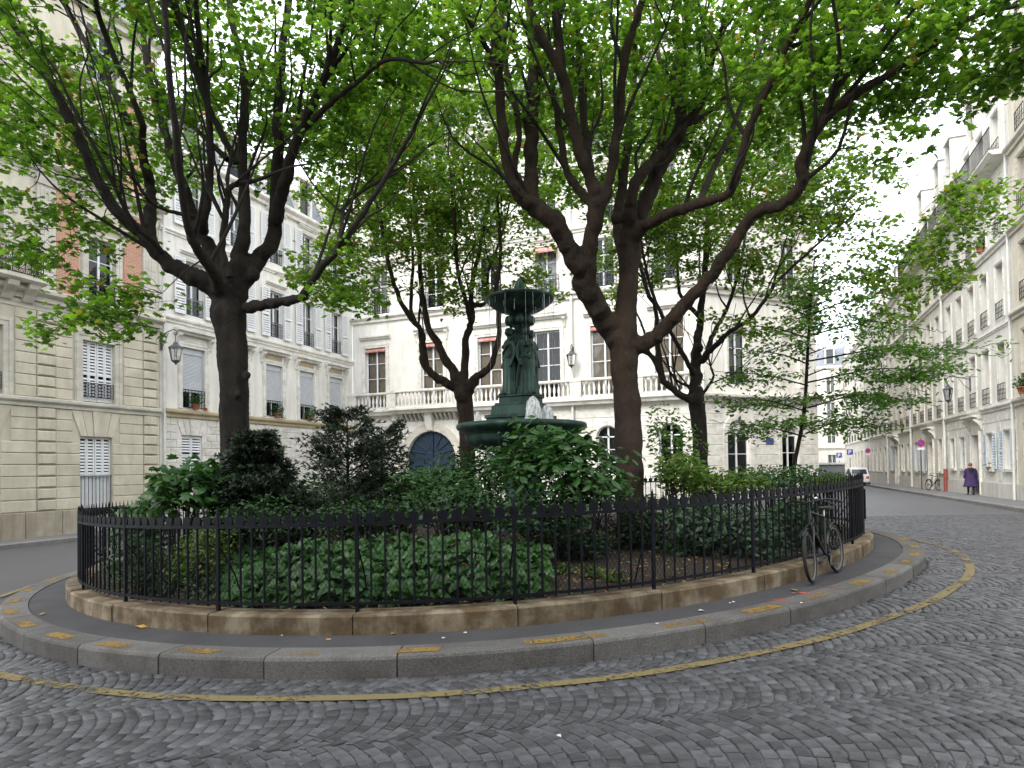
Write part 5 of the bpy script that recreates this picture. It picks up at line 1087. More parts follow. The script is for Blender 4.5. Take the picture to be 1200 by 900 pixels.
shrub('holly', 'prickly dark bush below the lime green shrub', 'shrub', 770, 600, 9.9, 48, 32, .6, 900, 'oval', .08, 'leaf_dark')
shrub('background_shrub', 'mid-height bush behind the fountain pedestal', 'shrub', 610, 560, 14.0, 60, 26, .9, 1100, 'oval', .11, 'leaf_dark')
shrub('background_shrub', 'rounded bush behind the spruce saplings', 'shrub', 400, 575, 12.4, 75, 26, .9, 1100, 'oval', .11, 'leaf_dark')
shrub('background_shrub', 'feathery bush between yew and maple sapling', 'shrub', 255, 560, 11.0, 50, 28, .8, 900, 'oval', .11, 'leaf_dark')
for (px, py, Y, l) in [(690, 672, 7.9, 'small yellow-green plant on bare soil near the ivy'), (720, 678, 7.7, 'tiny lime plant with reddish stems close to the low wall'), (660, 668, 8.2, 'little bushy plant at the ivy edge')]:
    shrub('bedding_plant', l, 'plant', px, py, Y, 18, 14, .2, 260, 'oval', .045, 'leaf_lime', 4, lobes=3)
shrub('bay_shrub', 'dark evergreen bay filling the gap behind the ivy carpet', 'shrub', 560, 600, 9.0, 70, 36, .7, 1700, 'oval', .085, 'leaf_dark', lobes=7)
shrub('bay_shrub', 'dusky evergreen bush at the foot of the spruce saplings', 'shrub', 430, 605, 8.9, 80, 30, .6, 1700, 'oval', .08, 'leaf_dark', lobes=7)
shrub('bay_shrub', 'dim bush below the yew beside the variegated shrub', 'shrub', 290, 610, 8.5, 60, 30, .5, 1300, 'oval', .075, 'leaf_dark', lobes=6)
shrub('viburnum', 'spreading viburnum in front of the biggest maple trunk', 'shrub', 700, 575, 9.6, 55, 34, .7, 1000, 'oval', .12, 'leaf_ivy', lobes=6, flat=.5)
shrub('viburnum', 'light green viburnum between the biggest maple and the young tree', 'shrub', 850, 565, 10.8, 55, 26, .7, 1000, 'oval', .11, 'leaf_lime', lobes=6, flat=.5)
shrub('hazel_bush', 'loose bright hazel bush filling the bed between sapling and spruce', 'shrub', 355, 590, 10.4, 95, 34, .9, 1300, 'maple_far', .11, 'leaf_ivy', lobes=12, shell=.15)
shrub('hazel_bush', 'airy leafy bush between the bright shrub and the fountain pedestal', 'shrub', 565, 555, 11.2, 60, 34, .8, 900, 'oval', .11, 'leaf_ivy', lobes=10, shell=.15)
# heart-leaved ground cover
def ground_cover(name, pxr, n, lsize, m, y0=.4, depth=1.5, hmax=.54, kind='heart'):
    P = []; cnt = 0
    while len(P) < n:
        px = random.uniform(*pxr); f = random.random(); best = None
        d = ray(px, 600); k = d[0]/d[1]; Yb = None
        # walk in from the fence line
        for Yt in np.arange(5.5, 12, .05):
            if inside(k*Yt, Yt, -.42): Yb = Yt; break
        if Yb is None: continue
        Y_ = Yb+f*depth; x = k*Y_; edge = min(1.0, .45+f*1.6)*(1-.35*max(0, abs(px-(pxr[0]+pxr[1])/2)/(pxr[1]-pxr[0])*2)**3); h = hmax*edge*(.85+.3*math.sin(x*3.1)*math.sin(Y_*2.3)); z = soil_z(x, Y_)+h*random.uniform(.2 if f < .25 else .6, 1.12)
        P.append((x, Y_, z))
    P = np.array(P); N_ = np.column_stack([rng.normal(0, .55, n), -.5+rng.normal(0, .5, n), np.full(n, .7)])
    return tag(link(name, leaves_mesh(name, kind, P, N_, -PI/2+rng.normal(0, .8, n), lsize*rng.uniform(.55, 1.2, n), m)), 'thick carpet of heart-shaped green leaves just inside the fence' if kind == 'heart' else 'thin carpet of dull creeping leaves inside the fence', 'ground cover', kind='stuff')
ground_cover('ground_cover', (262, 640), 3800, .135, 'leaf_ivy')
ground_cover('creeping_plant', (120, 300), 1600, .07, 'leaf_dark', hmax=.35, kind='oval', depth=1.2)
for px_, py_, Y_, lb_ in ((690, 640, 9.0, 'low dark bush added for the shade on the soil beside the ivy carpet'), (800, 650, 9.3, 'straggly dark bush added for the shade on the soil below the aucuba'), (745, 628, 9.9, 'dark bush added for the shade behind the foot of the biggest maple')):
    shrub('shade_bush', lb_, 'shrub', px_, py_, Y_, 38, 26, .45, 700, 'oval', .085, 'leaf_dark', lobes=6, shell=.2)  # dark-leaved bushes added where the bed is only in shade
# dead leaves and chips on the soil
P = []; 
while len(P) < 2600:
    x, y = random.uniform(-8, 8), random.uniform(6, 12)
    if inside(x, y, -.32): P.append((x, y, soil_z(x, y)+random.uniform(.005, .03)))
P = np.array(P); n = len(P); N_ = np.column_stack([rng.normal(0, .3, (n, 2)), np.ones(n)])
leafmat('leaf_dead', (.16, .08, .03), (.30, .18, .07), (1, 1, 1), .1)
tag(link('leaf_litter', leaves_mesh('leaf_litter', 'oval', P, N_, rng.uniform(0, 6.3, n), rng.uniform(.03, .09, n), 'leaf_dead')), 'brown dead leaves scattered on the soil of the bed', 'leaf litter', kind='stuff')
# ================================================================ fountain
FC = at(612, 560, 12.7); fx, fy = FC[0], FC[1]; fz = soil_z(fx, fy)
F = empty('fountain', (fx, fy, fz), 0, 'dark green cast iron fountain with caryatids carrying an upper bowl', 'fountain')
def fp(name, m, fn, parent=None): mb = MB(); fn(mb); return mb.build(name, m, parent or F)
dz = -fz
zz = lambda py: at(612, py, 12.7)[2]-fz
fp('pedestal', 'bronze', lambda q: q.lathe([(.75, -.05), (.75, .12), (.55, .16), (.42, .3), (.34, .7), (.38, 1.1), (.52, 1.45), (.7, zz(524))], 24))
zr = zz(497); zb = zz(523)
def gad(a, z): return 1+.018*math.cos(36*a)*max(0, min(1, (zr-.12-z)/.1))
fp('lower_basin', 'bronze', lambda q: q.lathe([(.5, zb-.14), (.92, zb-.03), (1.06, zb+.04), (1.12, zb+.12), (1.12, zb+.20), (1.14, zb+.25), (1.22, zb+.30), (1.30, zr-.10), (1.315, zr-.05), (1.30, zr-.005), (1.24, zr+.01), (1.18, zr-.01), (1.14, zr-.10)], 72, fn=gad))
fp('pool_water', 'car_glass', lambda q: q.lathe([(1.15, zr-.12), (1.15, zr-.09), (.3, zr-.085)], 32))
zp0, zp1, zp2, zp3 = zr-.1, zz(487), zz(473), zz(464)
fp('plinth', 'bronze', lambda q: (q.lathe([(.74, zp0), (.74, zp1-.08), (.78, zp1-.06), (.78, zp1)], 4, smooth=False), q.lathe([(.66, zp1+.001), (.62, zp2-.06), (.56, zp2-.04), (.56, zp2)], 4, smooth=False), q.lathe([(.47, zp2+.001), (.47, zp3-.05), (.51, zp3-.03), (.51, zp3)], 4, smooth=False))).rotation_euler = (0, 0, math.radians(20))
fp('column', 'bronze', lambda q: q.lathe([(.16, zp3), (.12, zp3+.2), (.10, zp3+1.0), (.11, zz(385)), (.15, zz(383)), (.13, zz(378))], 14))
fp('capital', 'bronze', lambda q: (q.lathe([(.13, zz(384)), (.2, zz(380)), (.24, zz(376)), (.20, zz(371)), (.15, zz(368))], 24, fn=lambda a, z: 1+.16*math.cos(8*a)), [q.ell((.24*math.cos(a), .24*math.sin(a), zz(376)), (.07, .07, .11), 8, 5) for a in np.arange(0, 2*PI, PI/4)]))
zu = zz(352)
ub = fp('upper_bowl', 'bronze', lambda q: q.lathe([(.14, zz(369)), (.22, zz(368)), (.42, zz(364)), (.58, zz(358)), (.66, zz(354)), (.695, zu+.0), (.70, zu+.04), (.67, zu+.055), (.63, zu+.02), (.4, zu-.02)], 64, fn=lambda a, z: 1+(.02*math.cos(32*a) if z < zu-.02 else 0)))
fp('pine_finial', 'bronze', lambda q: q.lathe([(.2, zu-.03), (.12, zu+.03), (.08, zu+.10), (.11, zu+.16), (.12, zu+.24), (.09, zu+.33), (.04, zu+.42), (.01, zu+.46)], 14))
def figure():
    q = MB(); H_ = zz(384)-zp3; k = H_/1.32
    secs = [(0, .17, .15), (.06, .165, .145), (.25, .15, .13), (.45, .15, .13), (.58, .155, .135), (.68, .145, .125), (.80, .115, .10), (.88, .12, .105), (.97, .135, .11), (1.03, .125, .085), (1.07, .06, .06)]
    n = 40; vs = []
    for z, a, b in secs:
        for j in range(n):
            t = 2*PI*j/n; fold = 1+(.055*math.sin(9*t+z*2)+.03*math.sin(17*t+1))*max(0, min(1, (.75-z)*2)); vs.append((a*fold*math.cos(t)+.012*math.sin(z*4), b*fold*math.sin(t), z*k))
    m = len(secs); q.add(vs, [(i*n+j, i*n+(j+1) % n, (i+1)*n+(j+1) % n, (i+1)*n+j) for i in range(m-1) for j in range(n)]+[tuple(range(n))[::-1], tuple(range((m-1)*n, m*n))])
    q.tube([(0, 0, 1.03*k), (0, -.01, 1.12*k)], [.05, .043], 10); q.ell((0, -.015, 1.20*k), (.066, .078, .09), 12, 9); q.ell((0, .045, 1.235*k), (.06, .06, .06), 10, 7); q.ell((0, -.09, 1.19*k), (.013, .018, .018), 6, 4); q.ell((0, -.006, 1.245*k), (.076, .082, .055), 12, 6)
    for sg in (-1, 1):
        q.tube([(sg*.12, 0, 1.0*k), (sg*.165, .01, .86*k), (sg*.175, -.015, .72*k), (sg*.16, -.07, .58*k), (sg*.15, -.08, .53*k)], [.04, .036, .03, .024, .028], 8)
        q.ell((sg*.05, -.095, .93*k), (.045, .04, .045), 8, 6)
    q.tube([(-.13, -.07, .74*k), (0, -.13, .68*k), (.13, -.07, .74*k)], .022, 6); q.tube([(.1, -.09, .95*k), (-.02, -.125, .82*k), (-.14, -.05, .66*k), (-.17, .0, .35*k), (-.17, .02, .1*k)], [.02, .02, .03, .03, .02], 6)
    for sg in (-1, 1): q.ell((sg*.06, -.15, .02*k), (.035, .06, .025), 8, 5)
    return remeshed(q, 'caryatid', 'bronze', .011, 2)
cm = figure()
for a in (-62, 28, 118, 208):
    o = link('caryatid', cm, F); t = math.radians(a); o.location = (.235*math.cos(t), .235*math.sin(t), zp3); o.rotation_euler = (0, 0, t+PI/2); o.scale = (1.18, 1.18, 1.0)
wm = MB()
for k in range(44):
    a = random.uniform(0, 2*PI); r = .695+random.uniform(-.01, .012); L = random.choice((.12, .2, .3, .5, .9, 1.6))*random.uniform(.7, 1.2); z1 = zu+.0-random.uniform(0, .3 if L < .5 else .05); wm.tube([(r*math.cos(a), r*math.sin(a), z1), (r*1.01*math.cos(a), r*1.01*math.sin(a), z1-L)], [.0035, .002], 3)
o = wm.build('falling_water', 'foam_water', F); tag(o, kind='stuff')
def jet(px, py0, py1, Y, r):
    b = at(px, py1, Y); h = at(px, py0, Y)[2]-b[2]; q = MB(); n = 14; prof = [(r*1.05, 0), (r*1.08, .15), (r*1.0, .35), (r*.9, .55), (r*.72, .78), (r*.42, .93), (r*.08, 1.0)]
    q.lathe([(p, z*h) for p, z in prof], n, fn=lambda a, z: 1+.10*math.sin(3*a+z*9)+.06*math.sin(7*a-z*20)); o = q.build('water_jet', 'foam_water', F); o.location = (b[0]-fx, b[1]-fy, b[2]-fz)
jet(625, 464, 496, 11.95, .155); jet(641, 474, 496, 12.2, .125); jet(560, 482, 497, 12.2, .07); jet(606, 484, 497, 13.5, .1)
# ================================================================ bicycles
def wheel(root, x, name, R=.335, steer=0.0, dark=False):
    w_ = empty(name, (x, 0, R)); w_.parent = root; w_.rotation_euler = (0, 0, steer)
    def ring(r, t, n=32, k=8, sq=1.0):
        q = MB(); pts = [(r*math.cos(a), 0, r*math.sin(a)) for a in np.linspace(0, 2*PI, n, endpoint=False)]; vs = []
        for i, a in enumerate(np.linspace(0, 2*PI, n, endpoint=False)):
            for j in range(k): b = 2*PI*j/k; rr = r+t*math.cos(b); vs.append((rr*math.cos(a), t*sq*math.sin(b), rr*math.sin(a)))
        q.add(vs, [(i*k+j, ((i+1) % n)*k+j, ((i+1) % n)*k+(j+1) % k, i*k+(j+1) % k) for i in range(n) for j in range(k)], True); return q
    ring(R-.02, .022).build('tyre', 'rubber', w_); ring(R-.048, .012, 32, 6, .9).build('rim', 'rim_white', w_)
    q = MB()
    for i in range(20): a = 2*PI*i/20; s_ = .02*(1 if i % 2 else -1); q.tube([(.025*math.cos(a+.9*(1 if i % 4 < 2 else -1)), s_, .025*math.sin(a+.9*(1 if i % 4 < 2 else -1))), ((R-.055)*math.cos(a), 0, (R-.055)*math.sin(a))], .0016, 3)
    q.build('spokes', 'iron_grey', w_); MB().tube([(0, -.05, 0), (0, .05, 0)], .022, 10).build('hub', 'bike_black', w_); return w_
def bicycle(loc, heading, lean, label, group=None):
    B = empty('bicycle', loc, heading, label, 'bicycle', group); B.rotation_euler = (lean, 0, heading)
    def bp(name, m, fn, parent=None): q = MB(); fn(q); return q.build(name, m, parent or B)
    rh, fh, bb, st, ht, hb = (0, 0, .335), (1.07, 0, .335), (.44, 0, .29), (.30, 0, .80), (.86, 0, .90), (.90, 0, .74)
    bp('frame', 'bike_black', lambda q: (q.tube([st, ht], .017, 8), q.tube([bb, hb], .019, 8), q.tube([bb, st], .016, 8), q.tube([ht, hb], .021, 8), [q.tube([(rh[0], s*.05, rh[2]), (st[0]-.01, s*.015, st[2]-.05)], .009, 6) for s in (-1, 1)], [q.tube([(rh[0], s*.055, rh[2]), (bb[0], s*.03, bb[2])], .010, 6) for s in (-1, 1)]))
    s_ = .22
    bp('fork', 'bike_black', lambda q: [q.tube([(hb[0], 0, hb[2]), (hb[0]+.02, s*.045, hb[2]-.03), (fh[0]-.05, s*.05, .45), (fh[0], s*.05, fh[2])], [.018, .014, .011, .009], 7) for s in (-1, 1)])
    wheel(B, 0, 'rear_wheel'); wheel(B, fh[0], 'front_wheel', steer=.12)
    for x0, nm in ((0, 'mudguard'), (fh[0], 'mudguard')):
        def mg(q):
            vs = []; A = np.linspace(.25, 2.6, 14) if x0 == 0 else np.linspace(.9, 2.9, 14)
            for a in A:
                for yy, rr in ((-.03, .352), (0, .368), (.03, .352)): vs.append((x0+rr*math.cos(a), yy, .335+rr*math.sin(a)))
            q.add(vs, [(i*3+j, i*3+j+1, (i+1)*3+j+1, (i+1)*3+j) for i in range(13) for j in range(2)], True)
        bp(nm, 'bike_black', mg)
    hbar = bp('handlebar', 'bike_black', lambda q: (q.tube([ht, (.845, 0, .97), (.85, 0, 1.02)], .014, 8), q.tube([(.66, .33, 1.0), (.76, .31, 1.03), (.86, .2, 1.05), (.87, 0, 1.02), (.86, -.2, 1.05), (.76, -.31, 1.03), (.66, -.33, 1.0)], .012, 8)))
    for s in (-1, 1): bp('grip', 'rubber', lambda q: q.tube([(.76, s*.31, 1.03), (.62, s*.335, .99)], .017, 8), hbar); bp('brake_lever', 'iron_grey', lambda q: q.tube([(.87, s*.22, 1.03), (.82, s*.29, .98), (.72, s*.32, .95)], .006, 5), hbar)
    bp('bell', 'chrome', lambda q: q.ell((.86, .1, 1.07), (.03, .03, .022), 8, 5), hbar)
    sd_ = bp('saddle', 'saddle', lambda q: (q.add([(.14, -.09, .93), (.14, .09, .93), (.3, .07, .945), (.42, .022, .94), (.44, 0, .935), (.42, -.022, .94), (.3, -.07, .945), (.14, -.085, .885), (.14, .085, .885), (.3, .05, .9), (.42, .02, .905), (.44, 0, .91), (.42, -.02, .905), (.3, -.05, .9)], [(0, 1, 2, 6), (6, 2, 3, 5), (5, 3, 4), (0, 7, 8, 1), (1, 8, 9, 2), (2, 9, 10, 3), (3, 10, 11, 4), (4, 11, 12, 5), (5, 12, 13, 6), (6, 13, 7, 0), (7, 13, 9, 8), (13, 12, 10, 9), (12, 11, 10)], True)))
    bp('seat_post', 'chrome', lambda q: q.tube([st, (.275, 0, .9)], .013, 8), sd_)
    ck = bp('crankset', 'iron_grey', lambda q: (q.lathe([(.09, -.004), (.095, 0), (.09, .004)], 20), q.tube([(0, 0, -.01), (.0, 0, .06)], .018, 8))); ck.location = (bb[0], -.06, bb[2]); ck.rotation_euler = (PI/2, 0, 0)
    for s in (-1, 1): bp('crank_arm', 'iron_grey', lambda q: (q.tube([(bb[0], s*.07, bb[2]), (bb[0]+s*.12, s*.085, bb[2]-.11)], .009, 6), q.box(bb[0]+s*.12-.045, bb[0]+s*.12+.045, s*.14-.045, s*.14+.045, bb[2]-.125, bb[2]-.10)))
    bp('chain', 'rubber', lambda q: (q.tube([(bb[0], -.06, bb[2]+.09), (0, -.05, .335+.035)], .006, 4), q.tube([(bb[0], -.06, bb[2]-.09), (0, -.05, .335-.035)], .006, 4)))
    return B
pf, pr_ = gnd(950, 686, .18), gnd(985, 669, .18); dv = (pf-pr_)[:2]; L = np.hypot(*dv); mid = (pf+pr_)[:2]/2; dh = dv/L; hb_ = mid-dh*.53
hd = math.atan2(dh[1], dh[0])
bk = bicycle((hb_[0], hb_[1], g(mid[0], mid[1])+.183), hd, math.radians(6), 'black city bicycle leaning against the iron fence')
lk = MB().tube([(.92+.09*math.cos(a), .05+.06*math.sin(a*2)*.3, .70+.10*math.sin(a)) for a in np.linspace(0, 2*PI, 18)], .011, 6); o = lk.build('cable_lock', 'rubber', bk)
# ================================================================ street things on the right
HR = House('x', RB, -SV, 'x'); bpy.data.objects.remove(HR.root)
def pole_sign(u, y, zt, label, kind, cat='sign'):
    p = HR.P(u, y, 0); z0 = g(p[0], p[1])+.12; S = empty('road_sign', (p[0], p[1], z0), HR.ang+PI, label, cat)
    MB().tube([(0, 0, -.05), (0, 0, zt+.3)], .03, 8).build('pole', 'iron_grey', S)
    face = PI                                                   # faces the square
    def disc(nm, m, r, y0, y1, n=24): q = MB(); q.lathe([(r, y0), (r, y1)], n, smooth=False); o = q.build(nm, m, S); o.rotation_euler = (PI/2, 0, PI/2); o.location = (0, 0, zt); return o
    if kind == 'round':
        disc('sign_rim', 'sign_red', .235, -.045, -.035); disc('sign_disc', 'sign_blue', .175, -.05, -.0455)
        q = MB(); q.box(-.052, -.0505, -.175, .175, -.024, .024); o = q.build('sign_bar', 'sign_red', S); o.location = (0, 0, zt); o.rotation_euler = (PI/4, 0, 0)
        MB().box(-.045, -.035, -.2, .2, zt-.42, zt-.28).build('sub_plate', 'sign_white', S)
    else:
        MB().box(-.045, -.035, -.3, .3, zt-.3, zt+.3).build('sign_plate', 'sign_blue', S)
        MB().box(-.05, -.0455, .06, .14, zt-.2, zt+.2).box(-.05, -.0455, -.12, .0595, zt+.13, zt+.2).box(-.05, -.0455, -.12, .0595, zt-.03, zt+.04).box(-.05, -.0455, -.12, -.06, zt+.0405, zt+.1295).build('letter', 'sign_white', S)
        MB().box(-.045, -.035, -.25, .25, zt-.62, zt-.36).build('sub_plate', 'sign_white', S)
    return S
pole_sign(-14.8, -.55, 2.95, 'round blue no-parking sign on a pole beside the parked grey bicycle', 'round')
pole_sign(-38, -.5, 3.1, 'round no-parking sign far down the pavement, small', 'round')
pole_sign(-46, -1.2, 3.2, 'square blue parking sign with white letter far down the pavement', 'P')
pole_sign(-53, -1.6, 3.0, 'second square blue parking sign, the farthest in the street', 'P')
p = HR.P(-13.6, -.45, 0); bicycle((p[0], p[1], g(p[0], p[1])+.12), HR.ang+.3, math.radians(-5), 'grey bicycle parked against the street wall by the round sign')
# lanterns
def lantern(root_loc, ang, arm, label, zlan, scroll=True, s=1.0):
    """wall lantern: local y is out of the wall"""
    R = empty('wall_lantern', root_loc, ang, label, 'lantern')
    def lp(nm, m, fn, parent=None): q = MB(); fn(q); return q.build(nm, m, parent or R)
    lp('bracket', 'iron_grey', lambda q: (q.tube([(0, 0, .0), (0, arm*.4, .12), (0, arm*.8, .2), (0, arm, .16), (0, arm+.10, .02), (0, arm+.02, -.06), (0, arm-.05, .0)], .022, 6), q.tube([(0, 0, -.5), (0, arm*.25, -.3), (0, arm*.5, .08)], .016, 6), q.box(-.05, .05, -.02, .02, -.6, .15)))
    y, z = arm, zlan
    lp('chain', 'iron_grey', lambda q: q.tube([(0, y, -.06), (0, y, z+.02)], .016, 6))
    cap = lp('cap', 'iron_grey', lambda q: q.lathe([(.05*s, z+.02), (.09*s, z-.02), (.12*s, z-.10), (.30*s, z-.22), (.31*s, z-.26)], 6, (0, y, 0), smooth=False))
    lp('glass_body', 'glass', lambda q: q.lathe([(.26*s, z-.262), (.17*s, z-.78)], 6, (0, y, 0), smooth=False))
    lp('cage', 'iron_grey', lambda q: ([q.tube([(.27*s*math.cos(a), y+.27*s*math.sin(a), z-.26), (.175*s*math.cos(a), y+.175*s*math.sin(a), z-.78)], .012, 4) for a in np.arange(0, 2*PI, PI/3)], q.lathe([(.185*s, z-.781), (.17*s, z-.82), (.05*s, z-.9), (.02*s, z-.97)], 6, (0, y, 0), smooth=False)))
    lp('lamp_bulb', 'net_curtain', lambda q: q.ell((0, y, z-.5), (.07, .07, .12), 8, 6)); return R
P_ = HS.P(6.12, -.05, 7.75); lantern(P_, HS.ang+PI, .85, 'hexagonal iron lantern hanging between the stone house and shuttered house', -.35)
P_ = HG.P(14.45, -.28, 8.2); lantern(P_, HG.ang+PI, .35, 'wall lantern beside the white drainpipe of the grand house', -.1, s=.95)
P_ = HR.P(-6.0, -.05, 6.0); lantern(P_, HR.ang+PI, .95, 'lantern on a scrolled bracket above the brown street door', -.2, s=.8)
P_ = HR.P(-15.5, -.05, 6.4); lantern(P_, HR.ang+PI, .95, 'lantern on a bracket of the pale grey street house', -.2, s=.8)
# white car
def car(px, Y, label):
    q = at(px, 560, Y); z0 = g(q[0], q[1]); C_ = empty('parked_car', (q[0], q[1], z0), math.atan2(SV[1], SV[0]), label, 'car')
    def loft(secs, m, nm, parent=None, cap=True):
        mb = MB(); vs = []; n = None
        for x, pts in secs: vs += [(x, y, z) for y, z in pts]; n = len(pts)
        mb.add(vs, [(i*n+j, i*n+(j+1) % n, (i+1)*n+(j+1) % n, (i+1)*n+j) for i in range(len(secs)-1) for j in range(n)]+[tuple(range(n))[::-1], tuple(range((len(secs)-1)*n, len(secs)*n))], True); return mb.build(nm, m, parent or C_)
    def lo(w_, zb, zt): return [(-w_*.9, zb), (w_*.9, zb), (w_, zb+.15), (w_, zt-.18), (w_*.93, zt), (-w_*.93, zt), (-w_, zt-.18), (-w_, zb+.15)]
    body = loft([(-2.0, lo(.70, .35, .85)), (-1.9, lo(.80, .25, .98)), (-1.2, lo(.85, .22, 1.02)), (.8, lo(.85, .22, 1.0)), (1.6, lo(.82, .22, .90)), (2.0, lo(.70, .3, .72))], 'car_white', 'body')
    def up(w0, w1, z0_, z1_): return [(-w0, z0_), (w0, z0_), (w1, z1_-.06), (w1*.9, z1_), (-w1*.9, z1_), (-w1, z1_-.06)]
    loft([(-1.85, up(.78, .74, .95, 1.0)), (-1.55, up(.79, .66, .95, 1.52)), (-.6, up(.8, .66, .95, 1.60)), (.2, up(.8, .66, .95, 1.56)), (1.0, up(.78, .74, .93, .98))], 'car_white', 'cabin')
    MB().add([(-1.87, -.6, 1.03), (-1.87, .6, 1.03), (-1.6, .55, 1.44), (-1.6, -.55, 1.44)], [(0, 3, 2, 1)]).build('rear_window', 'car_glass', C_)
    for s in (-1, 1):
        MB().add([(-1.4, s*.785, 1.04), (.75, s*.79, 1.03), (.2, s*.70, 1.45), (-1.3, s*.70, 1.47)], [(0, 1, 2, 3)]).build('side_window', 'car_glass', C_)
        MB().box(-2.01, -1.9, min(s*.5, s*.72), max(s*.5, s*.72), .62, .82).build('tail_light', 'sign_red', C_); MB().box(1.92, 2.01, min(s*.4, s*.62), max(s*.4, s*.62), .52, .65).build('headlight', 'chrome', C_)
        for x in (-1.25, 1.25):
            w_ = empty('wheel', (x, s*.76, .31)); w_.parent = C_; w_.rotation_euler = (PI/2, 0, 0); MB().lathe([(.2, -.09), (.31, -.08), (.31, .08), (.2, .09)], 20).build('tyre', 'rubber', w_); MB().lathe([(.19, -.095), (.05, -.1), (.05, .1), (.19, .095)], 12).build('rim', 'chrome', w_)
    MB().box(-2.08, -1.92, -.72, .72, .36, .52).build('bumper', 'car_white', C_)
    return C_
car(1004, 57, 'white hatchback parked at the far end of the street, behind the fence')
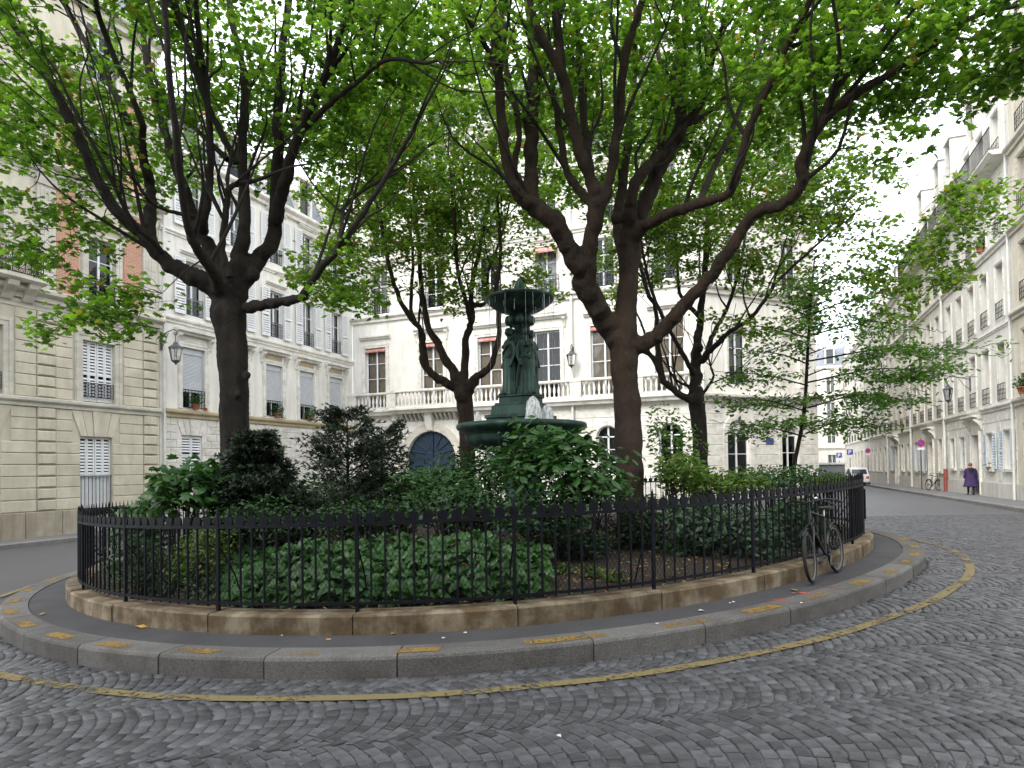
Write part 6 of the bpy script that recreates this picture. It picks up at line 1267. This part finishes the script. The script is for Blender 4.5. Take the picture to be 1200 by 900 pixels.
# ================================================================ person in purple
def person(px, py):
    q = gnd(px, py, .12); z0 = g(q[0], q[1])+.12; k = 1.60/1.66
    R = empty('person', (q[0], q[1], z0), math.atan2(SV[1], SV[0])-PI/2, 'person in a long purple coat and black trousers walking along the pavement', 'person')
    mb = MB()                                                    # local +y is the walking direction
    for s, st in ((-1, .13), (1, -.14)):
        mb.tube([(s*.09, 0, .86), (s*.095, st*.5+.02, .48), (s*.085, st, .09)], [.085, .06, .042], 10); mb.ell((s*.09, st+.06, .045), (.04, .115, .045), 10, 6)
    mb.lathe([(.12, .82), (.165, .9), (.15, 1.05), (.165, 1.22), (.17, 1.33), (.08, 1.41), (.05, 1.46)], 16); mb.tube([(0, 0, 1.38), (0, .02, 1.47)], .05, 10)
    mb.ell((0, .03, 1.545), (.072, .088, .105), 12, 9); mb.ell((0, .12, 1.535), (.013, .02, .02), 6, 4)
    for s in (-1, 1):
        mb.ell((s*.073, .02, 1.545), (.012, .02, .03), 6, 4)
        e = (s*.245, -.02, 1.06); h = (s*.25, .10 if s < 0 else .05, .84); mb.tube([(s*.17, 0, 1.34), e, h], [.05, .04, .028], 8)
        mb.ell((h[0], h[1], h[2]-.05), (.016, .035, .05), 8, 5)
        for f in range(4): mb.tube([(h[0], h[1]-.025+f*.017, h[2]-.08), (h[0]-s*.008, h[1]-.02+f*.017, h[2]-.13-.01*(f in (1, 2))), (h[0]-s*.025, h[1]-.018+f*.017, h[2]-.15)], .009, 5)
        mb.tube([(h[0], h[1]+.03, h[2]-.03), (h[0]-s*.01, h[1]+.055, h[2]-.07), (h[0]-s*.015, h[1]+.05, h[2]-.1)], .010, 5)
    me = remeshed(mb, 'body', 'cloth_black', .009, 2); me.materials.append(MATS['skin'])
    for p in me.polygons:
        c = p.center
        if c.z > 1.42 or (abs(c.x) > .215 and c.z < .87): p.material_index = 1
    b = link('body', me, R)
    # coat: open flaring skirt blown to one side
    n = 28; secs = [(1.43, .085, .075, 0), (1.36, .19, .115, 0), (1.25, .215, .145, 0), (1.05, .21, .16, 0), (.85, .235, .185, .01), (.65, .275, .225, .04), (.50, .315, .26, .08), (.42, .335, .27, .11)]; vs = []
    for z, a, d, sh in secs:
        for j in range(n): t = 2*PI*j/n; fo = 1+.07*math.sin(6*t+2)*max(0, (1.0-z)); zo = -.05*math.sin(t*1+.4)*max(0, .9-z) ; vs.append((a*fo*math.cos(t)+sh*max(0, math.cos(t))*2.0, d*fo*math.sin(t), z+zo))
    m = len(secs); cb = MB().add(vs, [(i*n+j, i*n+(j+1) % n, (i+1)*n+(j+1) % n, (i+1)*n+j) for i in range(m-1) for j in range(n)], True)
    cb.build('coat', 'coat_purple', R)
    for s in (-1, 1): MB().tube([(s*.165, 0, 1.355), (s*.235, -.01, 1.2), (s*.25, -.02, 1.06), (s*.255, .07 if s < 0 else .03, .90)], [.075, .068, .062, .058], 10).build('sleeve', 'coat_purple', R)
    hm = MB(); hm.ell((0, .005, 1.575), (.09, .098, .095), 14, 9)
    for i in range(26):
        a, e = random.uniform(-PI, .0)+0, random.uniform(-.6, 1.2); hm.ell((.075*math.cos(e)*math.cos(a), .005+.085*math.cos(e)*math.sin(a), 1.56+.085*math.sin(e)), (.028, .028, .026), 6, 4)
    link('hair', remeshed(hm, 'hair', 'hair_red', .009, 1), R)
    bg = MB(); bg.box(-.05, .05, -.13, .13, -.26, -.02); bg.tube([(0, -.09, -.02), (0, -.05, .1), (0, .05, .1), (0, .09, -.02)], .008, 5); o = bg.build('shoulder_bag', 'bag'); o.location = (R.location.x, R.location.y, R.location.z)
    o.parent = None; loc = Vector((.26, .05, .72)); o.location = R.location+Matrix.Rotation(R.rotation_euler.z, 3, 'Z') @ loc; o.rotation_euler = R.rotation_euler
    tag(o, 'small mauve bag hanging from the hand of the person in purple', 'bag'); R.scale = (k, k, k); return R
person(1138, 580)
# ================================================================ window-sill plants
def pot_plant(P, label, r, n, m, name='window_plant', pot='terracotta', trail=.15, group=None):
    R = empty(name, P, 0, label, 'plant', group); MB().lathe([(r*.45, 0), (r*.62, r*.8), (r*.68, r*.8), (r*.68, r*.95), (r*.5, r*.95)], 12).build('pot', pot, R)
    d = rng.normal(0, 1, (n, 3)); d /= np.linalg.norm(d, axis=1)[:, None]; d *= rng.uniform(.3, 1, (n, 1)); p = d*np.array([r*1.5, r*1.1, r*1.1])+[0, 0, r*1.7]; p[: n//4, 2] -= rng.uniform(0, trail*3, n//4)
    link('foliage', leaves_mesh('foliage', 'oval', p, np.column_stack([rng.normal(0, .6, (n, 2)), np.ones(n)]), rng.uniform(0, 6.3, n), r*.55*rng.uniform(.6, 1.2, n), m), R)
    st = [(np.array([[0, 0, r*.8], q*.5+[0, 0, r*.5], q]), [.008, .005, .003], 3) for q in p[::6]]; link('stem', tubes_mesh('stem', st, 'leaf_ivy'), R)
for u, lb, n, m in ((7.75, 'geranium pot spilling over the window sill nearest the hanging lantern', 150, 'leaf_ivy'), (12.9, 'leafy pot in the roller-blind window next beyond the darkest candelabra maple', 170, 'leaf_ivy'), (15.45, 'bushy lime pot in the middle roller-blind window', 200, 'leaf_lime'), (18.05, 'green pot in the roller-blind window nearest the grand house', 180, 'leaf_lime')):
    pot_plant(HW.P(u, -.18, 4.70), lb, .26, n, m)
pot_plant(HW.P(8.3, -.16, 4.69), 'small empty-looking terracotta flowerpot at the sill end under the lantern', .14, 8, 'leaf_ivy')
pot_plant(HR.P(-3.4, -.16, 11.68), 'potted plant on an upper sill of the bright white street house', .26, 120, 'leaf_spot')
pot_plant(HR.P(1.5, -.2, 4.5), 'window-box plant on the warm cream street house', .28, 160, 'leaf_ivy')
pot_plant(HR.P(-3.24, -.1, 1.42), 'pink flowerpot on the sill between pale blue shutters', .16, 40, 'leaf_spot')
